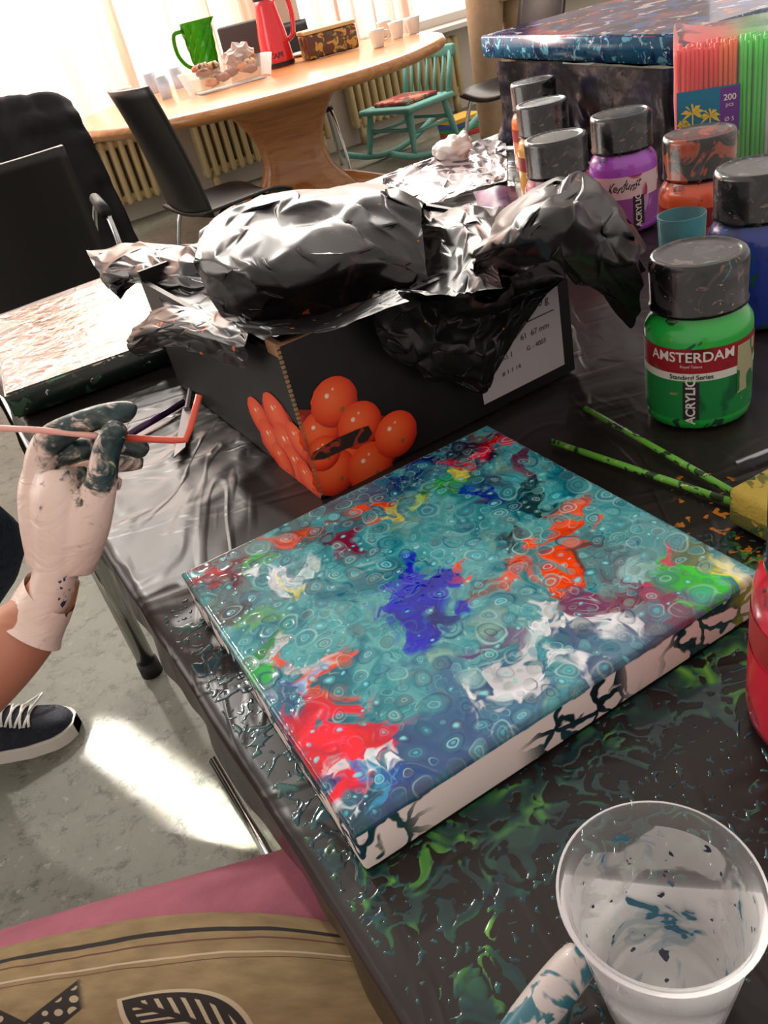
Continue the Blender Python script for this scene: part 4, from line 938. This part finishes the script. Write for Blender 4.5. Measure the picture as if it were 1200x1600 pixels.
mk('handle',tube([(-.08,0,.27),(-.145,0,.26),(-.155,0,.16),(-.12,0,.09),(-.07,0,.06)],.012,10,4),gg,jug)
p=RT(437,104); tm=emp('thermos',p,'red insulated coffee thermos with handle','thermos')
redm=pbr('thermos_red',C(214,30,44),.25,coat=.5)
mk('body',lathe([(0,0),(.088,0),(.092,.01),(.09,.06),(.082,.16),(.066,.25),(.058,.30),(.058,.33),(0,.33)],40),redm,tm)
mk('lid',lathe([(.058,.331),(.06,.345),(.052,.38),(.03,.40),(0,.402)],32),blackm,tm)
mk('handle',tube([(.055,0,.33),(.12,0,.33),(.135,0,.25),(.12,0,.15),(.085,0,.12)],.013,12,5),redm,tm)
mk('base_ring',lathe([(.0935,.005),(.0935,.025)],40),blackm,tm)
_t=textmesh('CAFE',.035,.001); a_=math.atan2(-p.y,-p.x); mk('lettering',bend(_t,.0905,a_,.06),pbr('silver_ink',C(60,20,24),.4),tm,smooth=False)
p=RT(360,134); ct=emp('food_container',p,'clear plastic tub of cookies in wrappers','food container',yaw=.25)
mk('tub',join(grid(lambda u,v:((.22+.03*v)*math.copysign(abs(math.cos(u*2*math.pi))**.6,math.cos(u*2*math.pi)),(.14+.03*v)*math.copysign(abs(math.sin(u*2*math.pi))**.6,math.sin(u*2*math.pi)),.005+.10*v),48,4),box(.36,.2,.004,0,0,0,.003)),clear('tub_plastic',(.95,.95,.95,1),.12,.8),ct)
for i in range(14):
    mk('cookie',sphere(.038,.03,.02,random.uniform(-.14,.16),random.uniform(-.07,.07),.03+.09*random.random(),2,.008,3),speck('cookie_%d'%(i%3),[C(190,110,60),C(120,60,40),C(200,160,120)][i%3],[(C(90,50,30),30,.55,.05)],.6),parent=ct)
mk('napkin',sphere(.08,.06,.05,.1,.06,.12,3,.03,2),clear('crinkle_bag',(.8,.66,.6,1),.2,.5),ct,smooth=False)
gc=emp('drinking_glass',RT(240,140),'clear drinking glass on round table','glass',group='glasses on the round table')
mk('glass_body',lathe([(0,.005),(.03,0),(.036,.11),(.034,.11),(.028,.008),(0,.008)],24),clear('glass2',(.86,.9,.95,1),.03,.65),gc)
for u,v in [(262,154),(282,138)]:
    o=gc.copy(); o.location=RT(u,v); col.objects.link(o)
    for ch in list(gc.children)[:1]:
        k=ch.copy(); k.parent=o; col.objects.link(k)
cp=emp('coffee_cup',RT(592,74),'white ceramic coffee cup on round table','cup',group='white cups on the round table')
mk('cup_body',lathe([(0,.004),(.028,0),(.03,.006),(.042,.07),(.046,.085),(.043,.085),(.038,.065),(.026,.01),(0,.01)],28),white,cp)
mk('handle',tube([(.04,0,.07),(.065,0,.065),(.06,0,.035),(.034,0,.025)],.005,8,4),white,cp)
ch0=list(cp.children)
for u,v in [(622,60),(600,38),(645,38),(202,162)]:
    o=cp.copy(); o.location=RT(u,v,.08); o.rotation_euler=(0,0,random.uniform(0,6)); col.objects.link(o)
    for ch in ch0:
        k=ch.copy(); k.parent=o; col.objects.link(k)
mk('plate',lathe([(0,.004),(.06,0),(.11,.015),(.112,.018),(.06,.006),(0,.008)],36),white,loc=RT(470,50,.2),label='white ceramic plate on round table',cat='plate')
tn=emp('cookie_tin',RT(517,84,.16),'brown and yellow patterned rectangular cookie tin','tin',yaw=.2)
mk('body',box(.30,.18,.12,.01,0,0,.061,3),speck('tin_print',C(90,50,36),[(C(190,150,70),22,.52,.04),(C(70,90,60),26,.6,.03)],.35),tn)
mk('lid',box(.306,.186,.02,.006,0,0,.132,3),pbr('tin_lid',C(200,175,130),.35),tn)
mk('storage_box',box(.26,.16,.24,.01,0,0,.121,2),pbr('dark_grey_box',C(60,56,58),.6),loc=RT(385,88,.16),label='dark grey box standing behind the thermos',cat='box')
# ---------------------------------------------------------------- chairs
def chair(x,y,yaw,lab,arms=False,back=.91):
    e=emp('chair',Vector((x,y,0)),lab,'chair',yaw=yaw,group='black stacking chairs')
    s=mk('seat',grid(lambda u,v:((u-.5)*.43*(1-.08*v),-.2+.42*v,.445+.012*math.cos((u-.5)*3)*-1-.03*max(0,v-.75)**2*16+.01*(2*u-1)**2),12,14),blackp,e); solid(s,.012)
    b=mk('backrest',grid(lambda u,v:((u-.5)*(.42-.02*v),-.19-.07*v-.05*(v**2)+.05*(2*u-1)**2*(.4+v*.6),.43+(back-.43)*v),14,14),blackp,e); solid(b,.012)
    for sx in (-1,1):
        for sy in (-1,1):
            mk('leg',tube([(sx*.14,sy*.05,.425),(sx*.19,sy*.14,.41),(sx*.215,sy*.21,.2),(sx*.225,sy*.24,.0)],.011,12,4),chrome,e)
    if arms:
        for sx in (-1,1):
            mk('armrest',join(mi(tube([(sx*.19,-.12,.42),(sx*.25,-.1,.5),(sx*.26,-.05,.66),(sx*.25,.2,.665),(sx*.2,.24,.5),(sx*.2,.2,.42)],.009,10,5),0),mi(tube([(sx*.255,-.06,.675),(sx*.255,.2,.68)],[.02,.018],12),1)),[chrome,blackm],e)
    return e
chair(-.87,2.72,.28,'black stacking chair with armrests and chrome legs',True,.90)
chair(-.33,3.75,-1.05,'black shell chair with chrome legs beside round table',False,.93)
yj=.35; cxj,cyj=-1.18,4.10
chair(cxj,cyj,yj,'black chair with a dark jacket over its back',True,.88)
chair(1.24,4.88,1.9,'black chair with chrome legs near the covered table',False,.88)
chair(.10,5.99,3.2,'black chair with chrome legs on the window side of table',False,.92)
jd=Vector((math.cos(yj),math.sin(yj),0)); jn=Vector((math.sin(yj),-math.cos(yj),0)); B0=Vector((cxj,cyj,0))+jn*.27
aa=(-.27,-.13,0,.13,.27)
jk=patch([[B0+jd*a+jn*-.10+Vector((0,0,z-.35)) for a,z in zip(aa,(.86,.9,.9,.9,.86))],
 [B0+jd*a*.95+jn*-.06+Vector((0,0,z)) for a,z in zip(aa,(.88,.93,.94,.93,.88))],
 [B0+jd*a*.95+jn*.06+Vector((0,0,z)) for a,z in zip(aa,(.88,.93,.95,.93,.88))],
 [B0+jd*a*1.05+jn*.10+Vector((0,0,z)) for a,z in zip(aa,(.62,.64,.66,.64,.62))],
 [B0+jd*a*1.15+jn*.08+Vector((0,0,z)) for a,z in zip(aa,(.30,.24,.26,.22,.32))]],12,.03,9,31)
o=mk('jacket',jk,pbr('jacket_black',C(24,22,26),.9),label='black jacket draped over a chair back',cat='jacket'); solid(o,.012)
mk('yellow_cloth',sphere(.18,.12,.16,0,0,.16,3,.06,2),pbr('yellow_fabric',C(190,170,90),.9),loc=Vector((-1.16,3.32,0)),label='pale yellow cloth bundle',cat='cloth')
mk('backpack',sphere(.17,.13,.15,0,0,.15,4,.04,2.5),speck('backpack_dark',C(30,27,34),[(C(90,60,50),14,.58,.05)],.8),loc=Vector((-.80,3.36,0)),label='dark patterned bag standing on the floor',cat='bag')
rc=emp('rocking_chair',Vector((.80,5.98,0)),'turquoise painted wooden rocking chair with red cushion','rocking chair',yaw=2.2)
tq=pbr('turquoise_paint',C(104,168,158),.5,var=.1)
mk('seat',box(.48,.44,.035,.012,0,0,.32,2),tq,rc)
mk('cushion',box(.32,.30,.026,.012,0,0,.351,4),speck('cushion_red',C(150,50,64),[(C(190,130,100),12,.5,.03),(C(70,100,80),14,.56,.03)],.85),rc)
for sx in (-1,1):
    for sy in (-1,1):
        mk('leg',tube([(sx*.19,sy*.16,.31),(sx*.2,sy*.18,.2),(sx*.22,sy*.21,.06)],[.018,.024,.015],12,4),tq,rc)
    mk('rocker',tube([(sx*.22,-.45,.13),(sx*.22,-.22,.05),(sx*.22,0,.022),(sx*.22,.22,.05),(sx*.22,.42,.12)],.02,10,5),tq,rc)
mk('stretcher',join(tube([(-.2,-.18,.2),(.2,-.18,.2)],.012,8),tube([(-.2,.18,.2),(.2,.18,.2)],.012,8),tube([(-.2,-.18,.18),(-.2,.18,.18)],.012,8),tube([(.2,-.18,.18),(.2,.18,.18)],.012,8)),tq,rc)
bk=[tube([(sx*.2,-.2,.32),(sx*.21,-.27,.58)],.018,10) for sx in (-1,1)]+[tube([(x*.07,-.2,.32),(x*.075,-.26,.54)],.01,8) for x in (-2,-1,0,1,2)]+[tr(box(.5,.03,.07,.012),0,-.265,.57)]
mk('backrest',join(*bk),tq,rc)
for i,(cc) in enumerate([C(200,60,60),C(60,150,90),C(70,100,180),C(230,180,60)]):
    p=W(722,210,0); mk('book',box(.26,.2,.03,.003,0,0,.0155+i*.031),pbr('book_%d'%i,cc,.5),loc=p,rot=(0,0,.2+.1*i),label='colourful thin book in floor stack',cat='book',group='stack of colourful books',smooth=False)
fp=emp('person',Vector((1.36,5.45,0)),'person standing in beige trousers and dark shirt','person',yaw=.3)
be=pbr('beige_trousers',C(170,142,112),.9,var=.1)
tor=[tube([(0,0,.9),(0,0,1.1),(0,0,1.35),(0,0,1.48),(0,0,1.56)],[.16,.15,.19,.10,.055],24,5,sq=.65),tube([(0,0,1.54),(0,0,1.60),(0,.01,1.70),(0,0,1.80)],[.05,.07,.088,.03],20,5)]
for sx in (-1,1): tor.append(tube([(sx*.16,0,1.40),(sx*.24,.02,1.15),(sx*.22,-.12,.98)],[.055,.042,.03],16,4))
mk('body',join(*tor),skin,fp)
mk('shirt',join(tube([(0,0,.94),(0,0,1.1),(0,0,1.35),(0,0,1.47)],[.175,.165,.2,.11],24,5,sq=.7)),pbr('shirt2',C(50,50,60),.9),fp)
mk('trousers',join(tube([(0,0,.80),(0,0,.90),(0,0,1.0)],[.15,.17,.16],24,4,sq=.7),*[tube([(sx*.08,0,.95),(sx*.11,-.01,.75),(sx*.13,.01,.45),(sx*.14,.02,.08)],[.12,.105,.085,.075],20,5) for sx in (-1,1)]),be,fp)
for sx in (-1,1): mk('shoe',sphere(.045,.13,.045,sx*.14,-.05,.045,3),blackm,fp)
# ---------------------------------------------------------------- lights
w=bpy.data.worlds.new('World'); sc.world=w; w.use_nodes=True
bg=w.node_tree.nodes['Background']; bg.inputs[0].default_value=C(238,226,218); bg.inputs[1].default_value=.95
def area(loc,tgt,sx,sy,pw,c=(1,.94,.86),spread=None,nm='window_light'):
    l=bpy.data.lights.new(nm,'AREA'); l.shape='RECTANGLE'; l.size=sx; l.size_y=sy; l.energy=pw; l.color=c
    if spread: l.spread=spread
    o=bpy.data.objects.new(nm,l); col.objects.link(o); o.location=loc
    o.rotation_euler=(Vector(tgt)-Vector(loc)).to_track_quat('-Z','Y').to_euler(); return o
area((-.6,5.9,2.4),(0,1.0,.7),4.5,1.6,240)
area((-3.4,2.0,2.0),(0,1.0,.6),2.5,1.6,45)
t1=W(318,1265,0); area(t1+Vector((-.55,.6,.62))*2.4,t1,.06,.42,.85,(1,.93,.82),math.radians(2),'sun_shaft')
def spot(tgt,src,ang,pw,blend=.15,r=.05):
    l=bpy.data.lights.new('sun_beam','SPOT'); l.energy=pw; l.spot_size=ang; l.spot_blend=blend; l.shadow_soft_size=r; l.color=(1,.93,.82)
    o=bpy.data.objects.new('sun_beam',l); col.objects.link(o); o.location=src
    o.rotation_euler=(Vector(tgt)-Vector(src)).to_track_quat('-Z','Y').to_euler()
sd=Vector((-.32,.72,.62))*8
t2=Vector((.33,1.75,.75)); spot(t2,t2+sd,.07,4200,.4)
s=bpy.data.lights.new('sun','SUN'); s.energy=.9; s.angle=math.radians(2.5); s.color=(1,.94,.86)
o=bpy.data.objects.new('sun',s); col.objects.link(o); o.rotation_euler=Vector((.32,-.72,-.62)).to_track_quat('-Z','Y').to_euler()
# ---------------------------------------------------------------- camera
cd=bpy.data.cameras.new('camera'); cam=bpy.data.objects.new('camera',cd); col.objects.link(cam)
M=Matrix(((XC.x,YC.x,-FW.x,CAM.x),(XC.y,YC.y,-FW.y,CAM.y),(XC.z,YC.z,-FW.z,CAM.z),(0,0,0,1)))
cam.matrix_world=M; cd.lens=FOC/1600*36; cd.sensor_width=36; cd.sensor_fit='AUTO'; cd.clip_start=.02; cd.clip_end=60
sc.camera=cam
sc.view_settings.view_transform='Standard'
